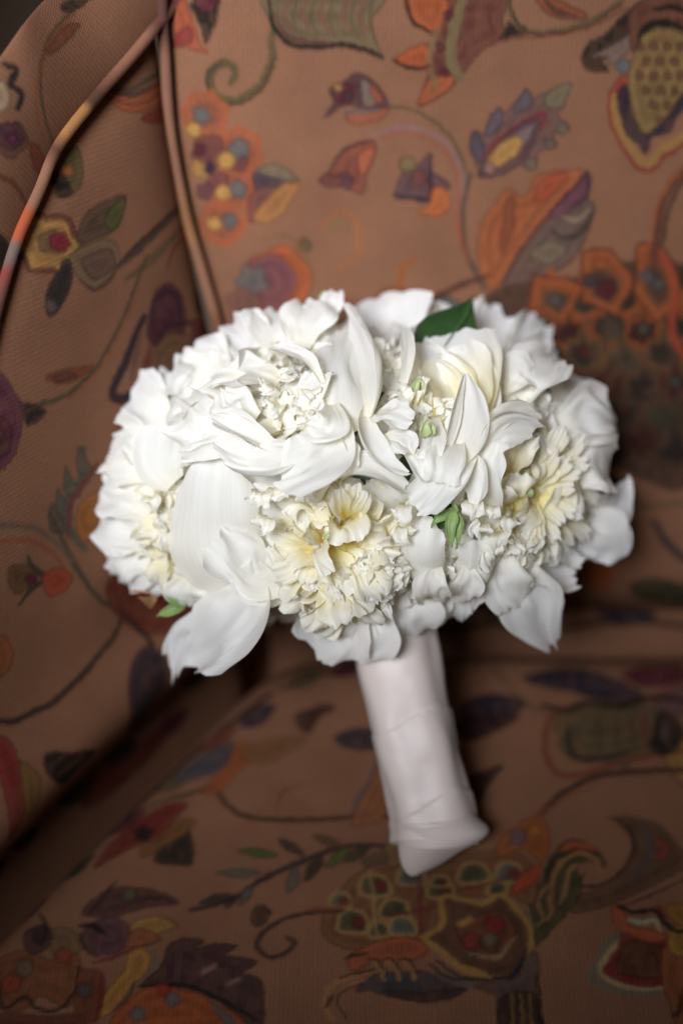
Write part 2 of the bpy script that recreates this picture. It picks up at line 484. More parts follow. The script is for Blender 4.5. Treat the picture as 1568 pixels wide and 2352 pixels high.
# vine arcs
S([(892, 240), (950, 250), (1000, 280), (1040, 322), (1062, 372), (1074, 430)], 8, 'olive', .2)
S([(850, 306), (930, 290), (1000, 308), (1040, 348), (1062, 405), (1066, 470)], 11, (158, 112, 110), .3)
S([(852, 320), (925, 302), (985, 318), (1028, 356), (1048, 410), (1050, 470)], 10, (168, 92, 72), .3)
S([(1078, 395), (1064, 470), (1066, 560), (1092, 625), (1110, 660)], 12, (88, 74, 66), .2)
S([(1048, 480), (1056, 540), (1076, 600)], 7, 'orange')
# tulip 2
Q([(733, 412), (770, 380), (800, 338), (850, 320), (863, 342), (842, 400), (832, 442), (800, 428), (768, 414)], (146, 72, 58))
S([(755, 395), (782, 352), (815, 328), (855, 320)], 6, (70, 38, 46)); B(792, 412, 17, 'purple'); Q([(820, 350), (858, 338), (846, 380), (828, 400)], (186, 92, 62))
Q([(735, 410), (760, 398), (790, 412), (760, 428)], (120, 62, 58))
# flower 3
Q([(905, 452), (914, 412), (930, 382), (960, 376), (984, 350), (990, 390), (1030, 420), (1012, 440), (985, 456), (940, 450)], (104, 70, 78))
B(934, 374, 18, (128, 108, 68)); B(962, 405, 18, (120, 62, 62))
S([(906, 446), (950, 452), (984, 452), (988, 405), (990, 352)], 10, 'navy', .5); S([(990, 390), (1018, 412), (1034, 428)], 8, (84, 60, 76))
Q([(992, 430), (1018, 428), (1032, 468), (1004, 492), (962, 484), (985, 462)], (208, 104, 50))
# eye leaf
Q([(1100, 402), (1078, 332), (1088, 298), (1112, 310), (1122, 262), (1142, 246), (1152, 262), (1180, 232), (1204, 202), (1216, 226), (1258, 204), (1306, 192), (1296, 232), (1276, 262), (1306, 290), (1266, 300), (1276, 336), (1232, 344), (1222, 386), (1186, 376), (1130, 402)], (122, 84, 82), smooth=False)
Q([(1080, 335), (1088, 298), (1106, 330), (1100, 370)], (84, 74, 92)); Q([(1112, 310), (1126, 262), (1146, 246), (1150, 280)], (96, 84, 96)); Q([(1176, 250), (1204, 202), (1220, 232), (1196, 252)], (90, 84, 92))
Q([(1246, 232), (1262, 204), (1308, 190), (1292, 236), (1268, 244)], (122, 118, 88)); B(1288, 292, 13, (112, 100, 84)); B(1216, 372, 14, (112, 100, 84)); B(1262, 325, 12, (112, 96, 84))
S([(1108, 360), (1140, 322), (1190, 284), (1246, 256), (1238, 296)], 12, (140, 40, 56))
Q([(1102, 396), (1122, 350), (1180, 290), (1236, 270), (1218, 322), (1170, 372)], (92, 62, 78)); Q([(1182, 302), (1226, 280), (1210, 318), (1190, 330)], (132, 108, 112))
Q([(1112, 384), (1140, 334), (1180, 308), (1196, 320), (1186, 350), (1150, 376)], (196, 142, 70)); B(1122, 384, 13, 'pink')
S([(1096, 400), (1150, 396), (1200, 360), (1232, 310)], 5, (70, 48, 60))
# orange and grey leaf
Q([(1100, 606), (1102, 520), (1145, 452), (1170, 430), (1190, 446), (1214, 438), (1226, 402), (1272, 390), (1346, 393), (1300, 440), (1240, 510), (1180, 590), (1128, 662)], (184, 94, 52))
Q([(1160, 470), (1180, 450), (1176, 520), (1150, 580)], (150, 74, 46)); Q([(1240, 410), (1300, 396), (1262, 446), (1230, 460)], (190, 80, 50))
Q([(1152, 650), (1190, 590), (1260, 500), (1346, 394), (1346, 448), (1362, 480), (1336, 545), (1312, 588), (1270, 622), (1200, 646)], (110, 88, 82))
Q([(1260, 490), (1346, 398), (1342, 446), (1300, 486)], (116, 66, 84)); S([(1290, 494), (1322, 502), (1348, 478)], 10, 'cream'); Q([(1216, 580), (1260, 552), (1300, 568), (1262, 604)], (128, 108, 86))
S([(1347, 394), (1345, 446), (1310, 470)], 7, 'navy'); S([(1266, 528), (1288, 542), (1322, 536), (1352, 500), (1360, 478)], 9, (50, 40, 36))
S([(1358, 482), (1338, 550), (1300, 604), (1220, 640)], 6, 'brown', .3); S([(1346, 395), (1250, 500), (1190, 580), (1150, 650)], 7, (80, 42, 44), .3)
# orange flower cluster beside the seam
for x, y, r in ((470, 262, 50), (548, 345, 52), (534, 432, 48), (508, 515, 46)): B(x, y, r, (172, 88, 60), .1, 7, (192, 92, 52), 9)
B(480, 350, 40, (122, 62, 62)); B(500, 420, 26, (126, 64, 66)); B(455, 390, 20, 'gold'); B(470, 440, 20, (104, 56, 66)); B(548, 372, 22, (120, 62, 64))
for x, y, r in ((464, 266, 19), (550, 340, 22), (548, 434, 19), (526, 505, 17)): B(x, y, r, 'teal', .2, 5)
for x, y, r in ((446, 300, 17), (520, 368, 20), (512, 442, 18), (492, 516, 16)): B(x, y, r, (206, 150, 74), .06)
B(455, 345, 14, 'wine'); B(480, 385, 12, 'navy')
S([(575, 370), (590, 420), (575, 470), (560, 520), (520, 560)], 9, (204, 92, 48))
Q([(580, 404), (600, 392), (640, 398), (684, 412), (625, 430), (592, 438)], (72, 60, 78)); Q([(590, 386), (636, 376), (678, 402), (676, 416), (620, 404)], (128, 112, 86))
Q([(580, 440), (640, 430), (604, 492), (572, 504)], (130, 76, 70)); Q([(640, 430), (690, 424), (636, 500), (584, 500)], (186, 120, 66))
# paisley above the bouquet
B(640, 640, 76, (200, 92, 46), .05); B(618, 644, 62, (134, 74, 84), .05); B(580, 642, 34, (108, 104, 104), .2); B(560, 700, 40, (128, 80, 72)); B(700, 560, 14, 'olive')
S([(600, 545), (660, 540), (706, 590), (716, 660), (690, 720)], 7, (140, 100, 60))
S([(742, 524), (772, 486), (812, 496), (828, 545), (806, 596), (766, 624)], 18, (178, 108, 66), .4); S([(756, 530), (780, 505), (800, 530)], 7, (150, 120, 80))
S([(950, 590), (925, 610), (915, 660), (930, 690)], 18, (180, 96, 44)); Q([(860, 690), (900, 655), (960, 680), (990, 740), (880, 740)], (158, 84, 46))
S([(1120, 628), (1060, 650), (1000, 680), (960, 720)], 16, (84, 50, 40))
# big dark palmette right of the bouquet
Q([(1110, 690), (1200, 650), (1300, 640), (1420, 600), (1600, 640), (1620, 1000), (1560, 1120), (1400, 1060), (1300, 980), (1180, 860)], (74, 52, 40))
for j in range(6):
    for i in range(5):
        x = 1262 + i * 84 + (j % 2) * 42 + 9 * math.sin(i * 5 + j * 3); y = 668 + j * 66 + 10 * math.sin(i * 3 + j)
        if x < 1225 + max(0, j - 1) * 38: continue
        h = 50; w_ = 44
        ec = [(190, 88, 38), (156, 76, 38), (128, 82, 44), (98, 64, 40), (84, 56, 36), (74, 50, 34)][j]  # edge colours dim row by row, bouquet's shade put into the print
        fc = [(58, 48, 38), (72, 34, 28), (62, 58, 44), (50, 38, 34)][(i * 2 + j) % 4]
        Q([(x - w_, y + 36), (x - w_ * .75, y - 12), (x - w_ * .3, y - 8), (x, y - h), (x + w_ * .3, y - 8), (x + w_ * .75, y - 12), (x + w_, y + 36), (x, y + 56)], fc, ec, 13 if j < 2 else 8, smooth=False)
        if (i + j) % 3 == 0: B(x, y + 12, 12, [(84, 30, 32), (70, 74, 66)][j % 2])
for fl in ([(1212, 700), (1222, 652), (1262, 632), (1300, 660), (1340, 650), (1330, 700), (1290, 740), (1240, 730)], [(1332, 680), (1336, 600), (1366, 562), (1400, 596), (1446, 620), (1452, 680), (1410, 716), (1360, 720)],
           [(1452, 660), (1462, 584), (1500, 546), (1530, 600), (1560, 650), (1552, 720), (1500, 730)]):
    fl = [((x_ - 4 * math.sin(k_ * 3)), (y_ - (26 if k_ % 2 else -6))) for k_, (x_, y_) in enumerate(fl)]
    Q(fl, (176, 82, 38), (100, 50, 32), 6, smooth=False)
    cx_, cy_ = np.mean([p_[0] for p_ in fl]), np.mean([p_[1] for p_ in fl])
    Q([((x_ - cx_) * .55 + cx_, (y_ - cy_) * .55 + cy_ + 12) for x_, y_ in fl], (84, 56, 42), (140, 84, 48), 6, smooth=False)
    B(cx_, cy_ + 14, 13, (78, 82, 78), .2)
B(1390, 660, 22, (94, 30, 36)); B(1350, 640, 16, (60, 56, 60)); B(1480, 630, 16, (84, 86, 90)); B(1400, 750, 30, (66, 58, 46))
S([(1490, 560), (1530, 600), (1545, 680), (1540, 760), (1570, 820)], 17, (190, 70, 44), .2)
S([(1590, 370), (1545, 415), (1516, 470), (1504, 545), (1498, 600)], 24, (112, 62, 48), .1); S([(1592, 385), (1555, 430), (1530, 490), (1518, 560)], 7, 'black', .2); S([(1570, 380), (1530, 425), (1500, 490), (1490, 560)], 7, (190, 96, 52))
Q([(1560, 620), (1580, 590), (1600, 640), (1570, 660)], 'black')
S([(1496, 1190), (1530, 1240), (1600, 1290)], 18, 'navy', .3); S([(1240, 1300), (1300, 1350), (1380, 1380), (1460, 1370)], 12, 'olive'); Q([(1300, 1200), (1350, 1170), (1400, 1220), (1340, 1260)], 'rust')
Q([(1440, 1330), (1500, 1310), (1600, 1340), (1580, 1390), (1480, 1380)], 'dkgreen'); Q([(1340, 1290), (1390, 1280), (1400, 1320), (1360, 1340)], 'orange'); S([(1400, 1130), (1470, 1160), (1560, 1150), (1600, 1170)], 10, 'olive')
S([(1280, 1420), (1400, 1410), (1500, 1425), (1600, 1415)], 14, 'dkbrown', .2); Q([(1200, 1340), (1250, 1330), (1260, 1380), (1210, 1390)], 'wine')
S([(700, 1470), (900, 1490), (1150, 1465), (1300, 1480), (1450, 1460), (1600, 1475)], 20, 'dkbrown', .1); Q([(1120, 1450), (1200, 1435), (1260, 1460), (1180, 1480)], 'dkgreen'); Q([(1380, 1440), (1460, 1430), (1520, 1450), (1440, 1475)], 'navy')  # dark brown strokes along the seat crease darken it as painted shade
# motif at the top of the seam
Q([(385, -20), (425, 5), (442, 50), (456, 96), (474, 118), (440, 112), (408, 92), (392, 50)], (184, 80, 50)); Q([(392, 95), (430, 60), (440, 90), (400, 110)], (150, 44, 50))
Q([(440, 10), (500, -6), (498, 44), (472, 98), (462, 60)], 'black'); Q([(448, -10), (500, -20), (495, 20), (462, 26)], 'wine'); Q([(384, -20), (420, -20), (400, 20)], 'wine')
pb_uv = pb.q
me = raw_mesh('inside_back', Vb, grid_faces(nu, nv)[:, ::-1], color=pb.col * K_ALB, uv=pb_uv)
link('inside_back', me, M_FAB, chair)

# --- left arm / wing panel
pts2 = np.array([S_ARM.px(*p) for p in pip2_px])
# oblique coordinates on the panel: p = A0 + a*basedir + b*seamdir
G = np.stack([basedir, seamdir], 1)
def ab(p):
    return np.linalg.lstsq(G, p - A0, rcond=None)[0]
ab2 = np.array([ab(p) for p in pts2])
pip1_w = np.array([S_BACK.px(*p) for p in pip1_px])
ab1 = np.array([ab(p) for p in pip1_w])
nu, nv = 420, 470
def b_top(a):
    o = np.argsort(ab2[:, 0]); return np.interp(a, ab2[o, 0], ab2[o, 1])
tt = np.linspace(0, 1, nu); ss = np.linspace(0, 1, nv)
A_END = 0.42
a_line = tt * A_END
Ag = np.repeat(a_line[:, None], nv, 1)
top = b_top(Ag)
Bg = -0.12 + (top + 0.12) * ss[None, :]
# left edge follows the first seam
o1 = np.argsort(ab1[:, 1])
a_off = np.interp(Bg, ab1[o1, 1], ab1[o1, 0])
Ag = Ag + a_off * (1 - tt[:, None]) ** 2
na = S_ARM.n if S_ARM.n[0] > 0 else -S_ARM.n
dtop = top - Bg
bul = 0.010 * (1 - softmin_edge(Ag - a_off, 0.012)) * (1 - softmin_edge(dtop, 0.012)) - 0.022 * softmin_edge(Bg, 0.022)
bul += 0.016 * np.exp(-((Bg - 0.045) / 0.030) ** 2)
bul += 0.0025 * (vnoise(Ag * 16, Bg * 16) - 0.5)
Va = A0 + Ag[..., None] * basedir + Bg[..., None] * seamdir + (bul[..., None] - 0.008) * na
Va = Va.reshape(-1, 3)
pa = Painter(S_ARM, Va)
S = pa.stroke; Q = pa.poly; B = pa.blob
S([(250, 192), (300, 206), (360, 178), (385, 165)], 13, (96, 76, 62)); Q([(256, 206), (310, 222), (385, 196), (385, 232), (310, 258), (268, 240)], (178, 88, 48)); S([(262, 222), (310, 240), (380, 215)], 5, (138, 70, 50))
S([(258, 210), (310, 216), (366, 196)], 6, 'navy'); Q([(322, 274), (372, 250), (395, 262), (390, 282)], (150, 44, 32))
Q([(182, 336), (188, 400), (168, 440), (132, 452), (124, 420), (142, 378)], (96, 84, 48)); Q([(128, 420), (142, 400), (160, 436), (138, 452)], 'black'); B(156, 392, 12, (186, 104, 52))
B(108, 560, 70, (118, 54, 52), .08, 6); B(108, 560, 60, (192, 140, 72), .12, 6); B(112, 556, 27, (112, 84, 52), .1); B(131, 555, 22, (142, 26, 50), .1)
Q([(168, 548), (190, 492), (230, 466), (280, 448), (270, 500), (250, 532), (200, 552)], (98, 76, 58)); Q([(234, 500), (278, 450), (270, 505), (248, 530)], (88, 94, 46))
Q([(154, 582), (200, 556), (256, 556), (268, 602), (240, 642), (206, 662), (174, 642), (158, 612)], (132, 106, 76)); S([(175, 648), (210, 664), (245, 642), (262, 606)], 8, (96, 50, 54)); Q([(180, 600), (240, 574), (255, 610), (210, 640)], (112, 82, 70))
Q([(146, 592), (158, 640), (140, 690), (108, 724), (98, 680), (120, 632)], (44, 42, 42)); B(110, 700, 14, (88, 82, 78))
S([(430, 476), (380, 508), (330, 552), (300, 580), (262, 612)], 22, (88, 64, 56)); S([(420, 472), (370, 506), (310, 560), (268, 602)], 8, (52, 40, 36))
S([(440, 515), (380, 560), (330, 606), (280, 640)], 24, (120, 92, 62)); S([(440, 540), (400, 570), (376, 620)], 10, (140, 50, 34))
S([(330, 590), (310, 640), (284, 710), (246, 790), (200, 860), (140, 910), (60, 930), (0, 900), (-40, 860)], 12, (92, 76, 54), .2); S([(322, 640), (294, 712), (256, 794), (208, 866), (146, 918)], 6, (168, 90, 60), .3)
Q([(98, 866), (150, 846), (206, 838), (176, 866), (130, 882)], (148, 70, 46)); Q([(112, 868), (150, 854), (168, 862), (130, 876)], (110, 60, 48))
Q([(50, 930), (98, 944), (58, 978)], (40, 32, 36)); Q([(-30, 850), (28, 898), (46, 960), (22, 1050), (-30, 1070)], (104, 46, 72)); Q([(-20, 960), (20, 980), (10, 1040), (-20, 1050)], (90, 44, 50))
# wine and navy flower by the bouquet
Q([(330, 760), (346, 680), (378, 652), (412, 674), (424, 740), (400, 790), (350, 790)], (90, 40, 60)); S([(340, 740), (350, 690), (380, 668), (406, 690), (410, 740)], 10, (50, 36, 54), .3); S([(350, 790), (380, 750), (440, 745), (470, 780)], 10, (40, 30, 44))
Q([(350, 800), (390, 765), (440, 780), (460, 860), (380, 880), (340, 850)], (128, 92, 62)); Q([(455, 670), (475, 680), (478, 720), (458, 716)], (60, 52, 50)); Q([(440, 740), (520, 760), (540, 860), (460, 840)], (124, 52, 52))
S([(322, 730), (300, 780), (278, 840), (258, 880), (254, 908), (276, 916), (302, 900)], 26, (46, 36, 52), .3); S([(318, 770), (302, 830), (296, 880)], 16, (122, 78, 72)); S([(340, 790), (325, 850), (315, 880)], 20, (130, 56, 54)); B(300, 912, 12, 'navy')
# long leaf and vine left of the bouquet
S([(190, 1030), (182, 1100), (150, 1150), (146, 1200), (190, 1260)], 26, (96, 92, 78), .4)
for x, y in ((178, 1050), (146, 1098), (128, 1150), (112, 1180)): Q([(x, y - 26), (x + 16, y), (x + 34, y + 42), (x - 2, y + 30)], (92, 92, 78))
S([(222, 1060), (190, 1110), (158, 1160), (152, 1230)], 18, (120, 58, 56)); Q([(168, 1190), (196, 1140), (240, 1130), (240, 1200), (190, 1240)], (178, 104, 44))
S([(110, 1180), (140, 1240), (180, 1320), (220, 1370), (270, 1406)], 15, (82, 74, 58), .2); S([(270, 1400), (262, 1440), (200, 1520), (120, 1600), (30, 1650), (-30, 1656)], 16, (66, 48, 40), .2)
Q([(240, 1330), (330, 1340), (420, 1400), (330, 1450), (262, 1410)], (130, 52, 34)); S([(270, 1400), (320, 1470), (310, 1560), (280, 1640)], 16, (56, 36, 40))
S([(-40, 1210), (20, 1202), (80, 1215), (130, 1250), (160, 1290)], 14, (120, 92, 80), .2); S([(-30, 1242), (50, 1236), (110, 1262), (140, 1300)], 11, (166, 84, 56), .2)
S([(56, 1276), (66, 1300), (100, 1322), (70, 1350), (40, 1388)], 18, (66, 58, 46)); Q([(94, 1322), (128, 1302), (162, 1326), (136, 1362), (104, 1366)], (184, 64, 38)); Q([(16, 1300), (60, 1300), (80, 1330), (40, 1360), (14, 1340)], (110, 76, 44)); B(66, 1330, 12, 'wine')
Q([(-20, 1470), (8, 1460), (26, 1500), (14, 1540), (-20, 1550)], (170, 88, 44)); Q([(258, 1560), (300, 1480), (340, 1500), (330, 1600), (306, 1690), (262, 1640)], (60, 48, 56))
Q([(64, 1742), (84, 1716), (180, 1712), (134, 1762), (110, 1790), (78, 1774)], (34, 28, 26)); Q([(-20, 1700), (18, 1716), (14, 1850), (-20, 1900)], (150, 40, 40)); Q([(20, 1740), (50, 1770), (40, 1850), (14, 1840)], (134, 96, 44))
Q([(260, 1800), (330, 1760), (420, 1690), (450, 1700), (340, 1820), (250, 1880)], (120, 44, 36))
S([(-30, 2060), (60, 1960), (150, 1880), (260, 1790), (350, 1700), (440, 1640), (560, 1560)], 14, 'olive', .2); S([(-30, 2080), (70, 1980), (170, 1890)], 6, 'black')
for x, y, cc in ((40, 1930, 'wine'), (110, 1950, 'navy'), (160, 1830, 'rust'), (230, 1850, 'dkgreen'), (330, 1750, 'navy'), (380, 1650, 'gold'), (450, 1680, 'wine'), (500, 1570, 'dkgreen'), (30, 2040, 'rust')):
    Q([(x - 34, y + 24), (x - 14, y - 16), (x + 36, y - 34), (x + 14, y + 14)], cc)
paint_extra(pa, 8, [(.05, .22, .3, .42), (-.02, .3, .1, .42)], 6)
me = raw_mesh('inside_arm', Va, grid_faces(nu, nv), color=pa.col * K_ALB, uv=pa.q)
link('inside_arm', me, M_FAB, chair)

# --- border strip outside the second seam (the rolled front of the wing)
outer_px = [(260, -90), (190, -60), (140, -30), (98, 5), (55, 55), (10, 118), (-40, 190), (-90, 280), (-140, 400), (-180, 560)]
inn = catmull(pts2, 12); 
in_d = (pts2 - CAM) @ F_
out_w = np.array([P(x, y, in_d[min(i, len(in_d) - 1)] - 0.032) for i, (x, y) in enumerate(outer_px)])
outw = catmull(out_w, 12)
n = min(len(inn), len(outw)); inn = inn[:n]; outw = outw[:n]
def resample(p, k):
    d = np.r_[0, np.cumsum(np.linalg.norm(np.diff(p, axis=0), axis=1))]
    s = np.linspace(0, d[-1], k); return np.stack([np.interp(s, d, p[:, i]) for i in range(3)], 1)
nu, nv = 260, 150
inn = resample(inn, nu); outw = resample(outw, nu)
tt = np.linspace(0, 1, nv)
Vw = inn[:, None, :] * (1 - tt[None, :, None]) + outw[:, None, :] * tt[None, :, None]
bul = 0.008 * np.sin(np.pi * tt) ** 0.7
Vw = Vw - F_ * bul[None, :, None]
# the roll turns away past its outer edge
ext = np.linspace(0.02, 1, 20)
tail = outw[:, None, :] + F_ * (0.10 * ext)[None, :, None] + (R_ * -0.02) * ext[None, :, None] ** 2
Vw = np.concatenate([Vw, tail], 1)
nvv = Vw.shape[1]
S_WING = Surface(inn[nu // 2], inn[-1] - inn[0], outw[nu // 2] - inn[nu // 2])
Vw = Vw.reshape(-1, 3)
pw = Painter(S_WING, Vw)
S = pw.stroke; Q = pw.poly; B = pw.blob
S([(250, -20), (190, 15), (130, 60), (92, 110), (76, 180), (88, 255), (118, 330)], 9, (92, 74, 50), .2); S([(180, 30), (112, 85), (84, 140), (68, 200), (74, 270), (100, 330)], 5, (160, 84, 50), .2)
Q([(186, 56), (140, 66), (98, 116), (108, 122), (150, 96)], (134, 70, 46)); Q([(150, 20), (200, -15), (230, -20), (190, 20)], (44, 38, 34))
S([(4, 146), (24, 158), (14, 192), (36, 214), (28, 250)], 16, (38, 34, 38), .3); B(12, 320, 40, (116, 70, 60), .08); B(12, 312, 30, (84, 48, 62), .1); B(16, 316, 12, (110, 44, 70))
Q([(60, 330), (90, 350), (96, 400), (70, 380)], (140, 66, 44)); S([(-40, 400), (20, 420), (60, 470)], 12, (120, 62, 40)); Q([(-40, 200), (0, 190), (10, 240), (-30, 260)], 'cream')
Q([(-60, 560), (0, 540), (20, 600), (-40, 640)], (50, 36, 30))
me = raw_mesh('wing_roll', Vw, grid_faces(nu, nvv)[:, ::-1], color=pw.col * K_ALB, uv=pw.q)
link('wing_roll', me, M_FAB, chair)

# --- seat cushion
nu, nv = 560, 470
xs = np.linspace(-0.36, 0.34, nu); ys = np.linspace(0.26, 0.70, nv)
Xg, Yg = np.meshgrid(xs, ys, indexing='ij')
base_n = unit([basedir[1], -basedir[0], 0]);  
if base_n[0] < 0: base_n = -base_n
d_arm = (Xg - A0[0]) * base_n[0] + (Yg - A0[1]) * base_n[1]
d_back = 0.672 - Yg
Z = -0.065 * softmin_edge(d_arm, 0.013) - 0.055 * softmin_edge(d_back, 0.014)
Z += 0.006 * np.sin(np.clip((d_back) * 6, 0, 3)) + 0.0025 * (vnoise(Xg * 12, Yg * 12) - 0.5)
Z -= 0.006 * np.exp(-((Xg - 0.05) ** 2 + (Yg - 0.495) ** 2) / 0.035 ** 2)
Z -= 0.02 * np.clip(0.32 - Yg, 0, 1) * 4
Vs = np.stack([Xg, Yg, Z], -1).reshape(-1, 3)
ps = Painter(S_SEAT, Vs)
S = ps.stroke; Q = ps.poly; B = ps.blob
paint_extra(ps, 12, [(-.02, .58, .12, .66), (.15, .56, .33, .66), (-.35, .27, -.2, .4)], 9)
# medallion under the bouquet, right
Q([(1290, 1640), (1510, 1630), (1500, 1735), (1310, 1756)], (104, 86, 54)); 
for x in (1370, 1410, 1450): S([(x, 1650), (x + 4, 1735)], 9, (80, 64, 44))
S([(1300, 1632), (1262, 1660), (1250, 1730), (1276, 1785), (1340, 1788), (1420, 1762), (1500, 1745), (1570, 1735)], 16, (138, 60, 40), .2); S([(1300, 1670), (1275, 1710), (1290, 1762), (1350, 1768)], 14, (160, 104, 66))
S([(1246, 1628), (1300, 1640), (1340, 1622), (1420, 1630), (1500, 1606), (1600, 1620)], 20, (34, 28, 26), .2); S([(1302, 1680), (1314, 1746), (1370, 1752), (1440, 1738)], 13, (40, 36, 36), .2)
Q([(1490, 1720), (1510, 1650), (1540, 1650), (1570, 1690), (1540, 1740), (1508, 1745)], (34, 30, 30)); S([(1524, 1660), (1518, 1710)], 8, 'grey'); S([(1476, 1650), (1480, 1730)], 9, (120, 40, 36))
S([(1240, 1878), (1300, 1824), (1380, 1792), (1480, 1782), (1600, 1778)], 16, (58, 36, 28), .2); S([(1200, 1900), (1290, 1846), (1390, 1806)], 8, (150, 80, 52))
# swirl right
Q([(1410, 1888), (1500, 1900), (1550, 1950), (1580, 1992), (1500, 2046), (1400, 2092), (1320, 2112), (1300, 2080), (1400, 2046), (1450, 1996), (1448, 1936)], (100, 70, 48)); B(1510, 1965, 26, (140, 56, 44)); S([(1470, 1900), (1490, 1970), (1440, 2040)], 22, (92, 76, 72)); S([(1590, 2020), (1500, 2068), (1400, 2108)], 6, (60, 46, 34))
S([(1395, 1888), (1436, 1908), (1452, 1955), (1430, 2010), (1380, 2044), (1342, 2052), (1328, 2038), (1338, 2022)], 9, 'black', .5)
# feathered leaf
Q([(1222, 2190), (1206, 2120), (1214, 2070), (1240, 2050), (1250, 2000), (1280, 1958), (1320, 1946), (1366, 1966), (1384, 2004), (1350, 1990), (1322, 2010), (1334, 2052), (1304, 2102), (1262, 2152)], (62, 66, 38))
S([(1262, 2080), (1268, 2030), (1290, 1990), (1330, 1972), (1368, 1990), (1374, 2010)], 12, (190, 122, 74)); S([(1240, 2120), (1232, 2080), (1252, 2050)], 9, (176, 128, 78)); S([(1282, 2090), (1296, 2050), (1308, 2010), (1330, 1998)], 9, (180, 130, 80)); S([(1230, 2140), (1262, 2110), (1256, 2072)], 8, (170, 120, 76))
S([(1252, 2040), (1262, 2000), (1288, 1964)], 8, 'black'); S([(1290, 1978), (1330, 1962), (1372, 1972), (1388, 2002)], 5, 'black'); S([(1220, 2090), (1230, 2060), (1236, 2044)], 8, 'black')
Q([(1276, 1966), (1300, 1944), (1340, 1946), (1366, 1966), (1322, 1962)], (176, 80, 40)); S([(1276, 1962), (1300, 1942), (1345, 1944)], 4, 'black')
S([(1200, 2200), (1216, 2140), (1204, 2080), (1240, 2020), (1255, 1990)], 7, (150, 120, 84))
# scales of the palmette
cells = [(860, 2045, 34), (945, 2015, 32), (1010, 2050, 30), (1085, 2010, 34), (1165, 2014, 32), (905, 2100, 32), (810, 2130, 34), (922, 2140, 30), (1010, 2030, 20), (870, 2150, 24), (780, 2080, 22), (1140, 2050, 22)]
Q([(740, 2130), (800, 2040), (870, 1990), (960, 1968), (1080, 1960), (1180, 1966), (1230, 2020), (1220, 2090), (1160, 2070), (1060, 2075), (1010, 2100), (990, 2170), (940, 2180), (840, 2200), (760, 2180)], (132, 84, 52))
for i, (x, y, r) in enumerate(cells):
    Q([(x - r, y + r * .6), (x - r * .7, y - r * .5), (x, y - r * .75), (x + r * .8, y - r * .4), (x + r, y + r * .6), (x, y + r * .8)], [(76, 80, 52), (84, 96, 84), (66, 74, 48)][i % 3], (186, 142, 84), 8)
    if i % 2 == 0: B(x + r * .4, y + 3, r * .38, (124, 34, 40), .1)
S([(960, 1990), (965, 2060), (962, 2150), (958, 2190)], 8, (126, 36, 42), .1); S([(880, 2120), (960, 2104), (1020, 2090)], 7, (126, 36, 42)); S([(1050, 2052), (1130, 2036), (1210, 2010)], 7, (126, 36, 42))
S([(850, 2010), (856, 2060), (860, 2130), (870, 2170)], 7, (186, 142, 84))
Q([(1140, 1940), (1210, 1888), (1250, 1900), (1256, 1950), (1240, 1990), (1196, 1958), (1150, 1976)], (172, 88, 38)); B(1186, 1930, 18, (112, 86, 92)); B(1225, 1916, 14, (190, 104, 44))
Q([(1172, 2062), (1186, 2028), (1238, 1996), (1236, 2026), (1204, 2052)], (186, 66, 38))
# palmette heart
Q([(1014, 2072), (1060, 2078), (1106, 2088), (1146, 2068), (1180, 2100), (1212, 2146), (1214, 2206), (1184, 2256), (1120, 2262), (1056, 2240), (1010, 2196), (972, 2170), (1016, 2136)], (98, 62, 46), (190, 140, 66), 12)
Q([(1046, 2150), (1090, 2120), (1150, 2110), (1180, 2160), (1140, 2210), (1080, 2200)], (120, 66, 44)); B(1080, 2178, 20, (150, 36, 38)); B(1134, 2140, 22, (140, 40, 34)); B(1122, 2176, 16, (120, 96, 80)); Q([(1046, 2136), (1076, 2118), (1088, 2130), (1060, 2144)], 'gold')
S([(1080, 2208), (1120, 2216), (1150, 2210), (1180, 2168)], 10, (172, 136, 90)); S([(1110, 2194), (1134, 2206), (1146, 2180)], 5, 'dkgreen')
S([(966, 2166), (1006, 2200), (1046, 2232), (1110, 2252)], 13, (186, 140, 66), .2); S([(1000, 2222), (1060, 2262), (1140, 2266), (1190, 2240), (1206, 2200)], 9, (40, 40, 44), .3)
# acanthus at the lower edge
Q([(800, 2220), (860, 2180), (940, 2168), (984, 2200), (930, 2226), (860, 2222), (810, 2244)], (178, 86, 54))
Q([(820, 2290), (850, 2258), (900, 2250), (960, 2246), (1010, 2262), (1070, 2286), (1050, 2298), (980, 2312), (910, 2306), (850, 2290)], (66, 66, 72))
Q([(880, 2290), (980, 2296), (1068, 2288), (1020, 2312), (940, 2314)], (74, 50, 46))
S([(764, 2356), (744, 2320), (756, 2282), (800, 2258), (850, 2246)], 15, (190, 126, 78), .3); S([(786, 2330), (780, 2306), (800, 2280), (840, 2264)], 9, (190, 126, 78))
for x in (870, 905, 940): S([(x - 18, 2222), (x + 4, 2238), (x + 10, 2266)], 10, (192, 134, 84)); S([(x - 24, 2218), (x - 4, 2222), (x + 16, 2250)], 6, 'black')
S([(780, 2260), (830, 2246), (862, 2240)], 7, 'black'); S([(762, 2300), (748, 2330)], 6, 'black'); S([(794, 2352), (776, 2320), (786, 2292), (830, 2276)], 5, (50, 50, 56)); S([(790, 2218), (812, 2210), (842, 2208)], 7, 'black')
S([(1000, 2250), (1050, 2270), (1100, 2286)], 20, (112, 96, 90)); S([(985, 2232), (1030, 2262), (1080, 2268)], 6, 'black')
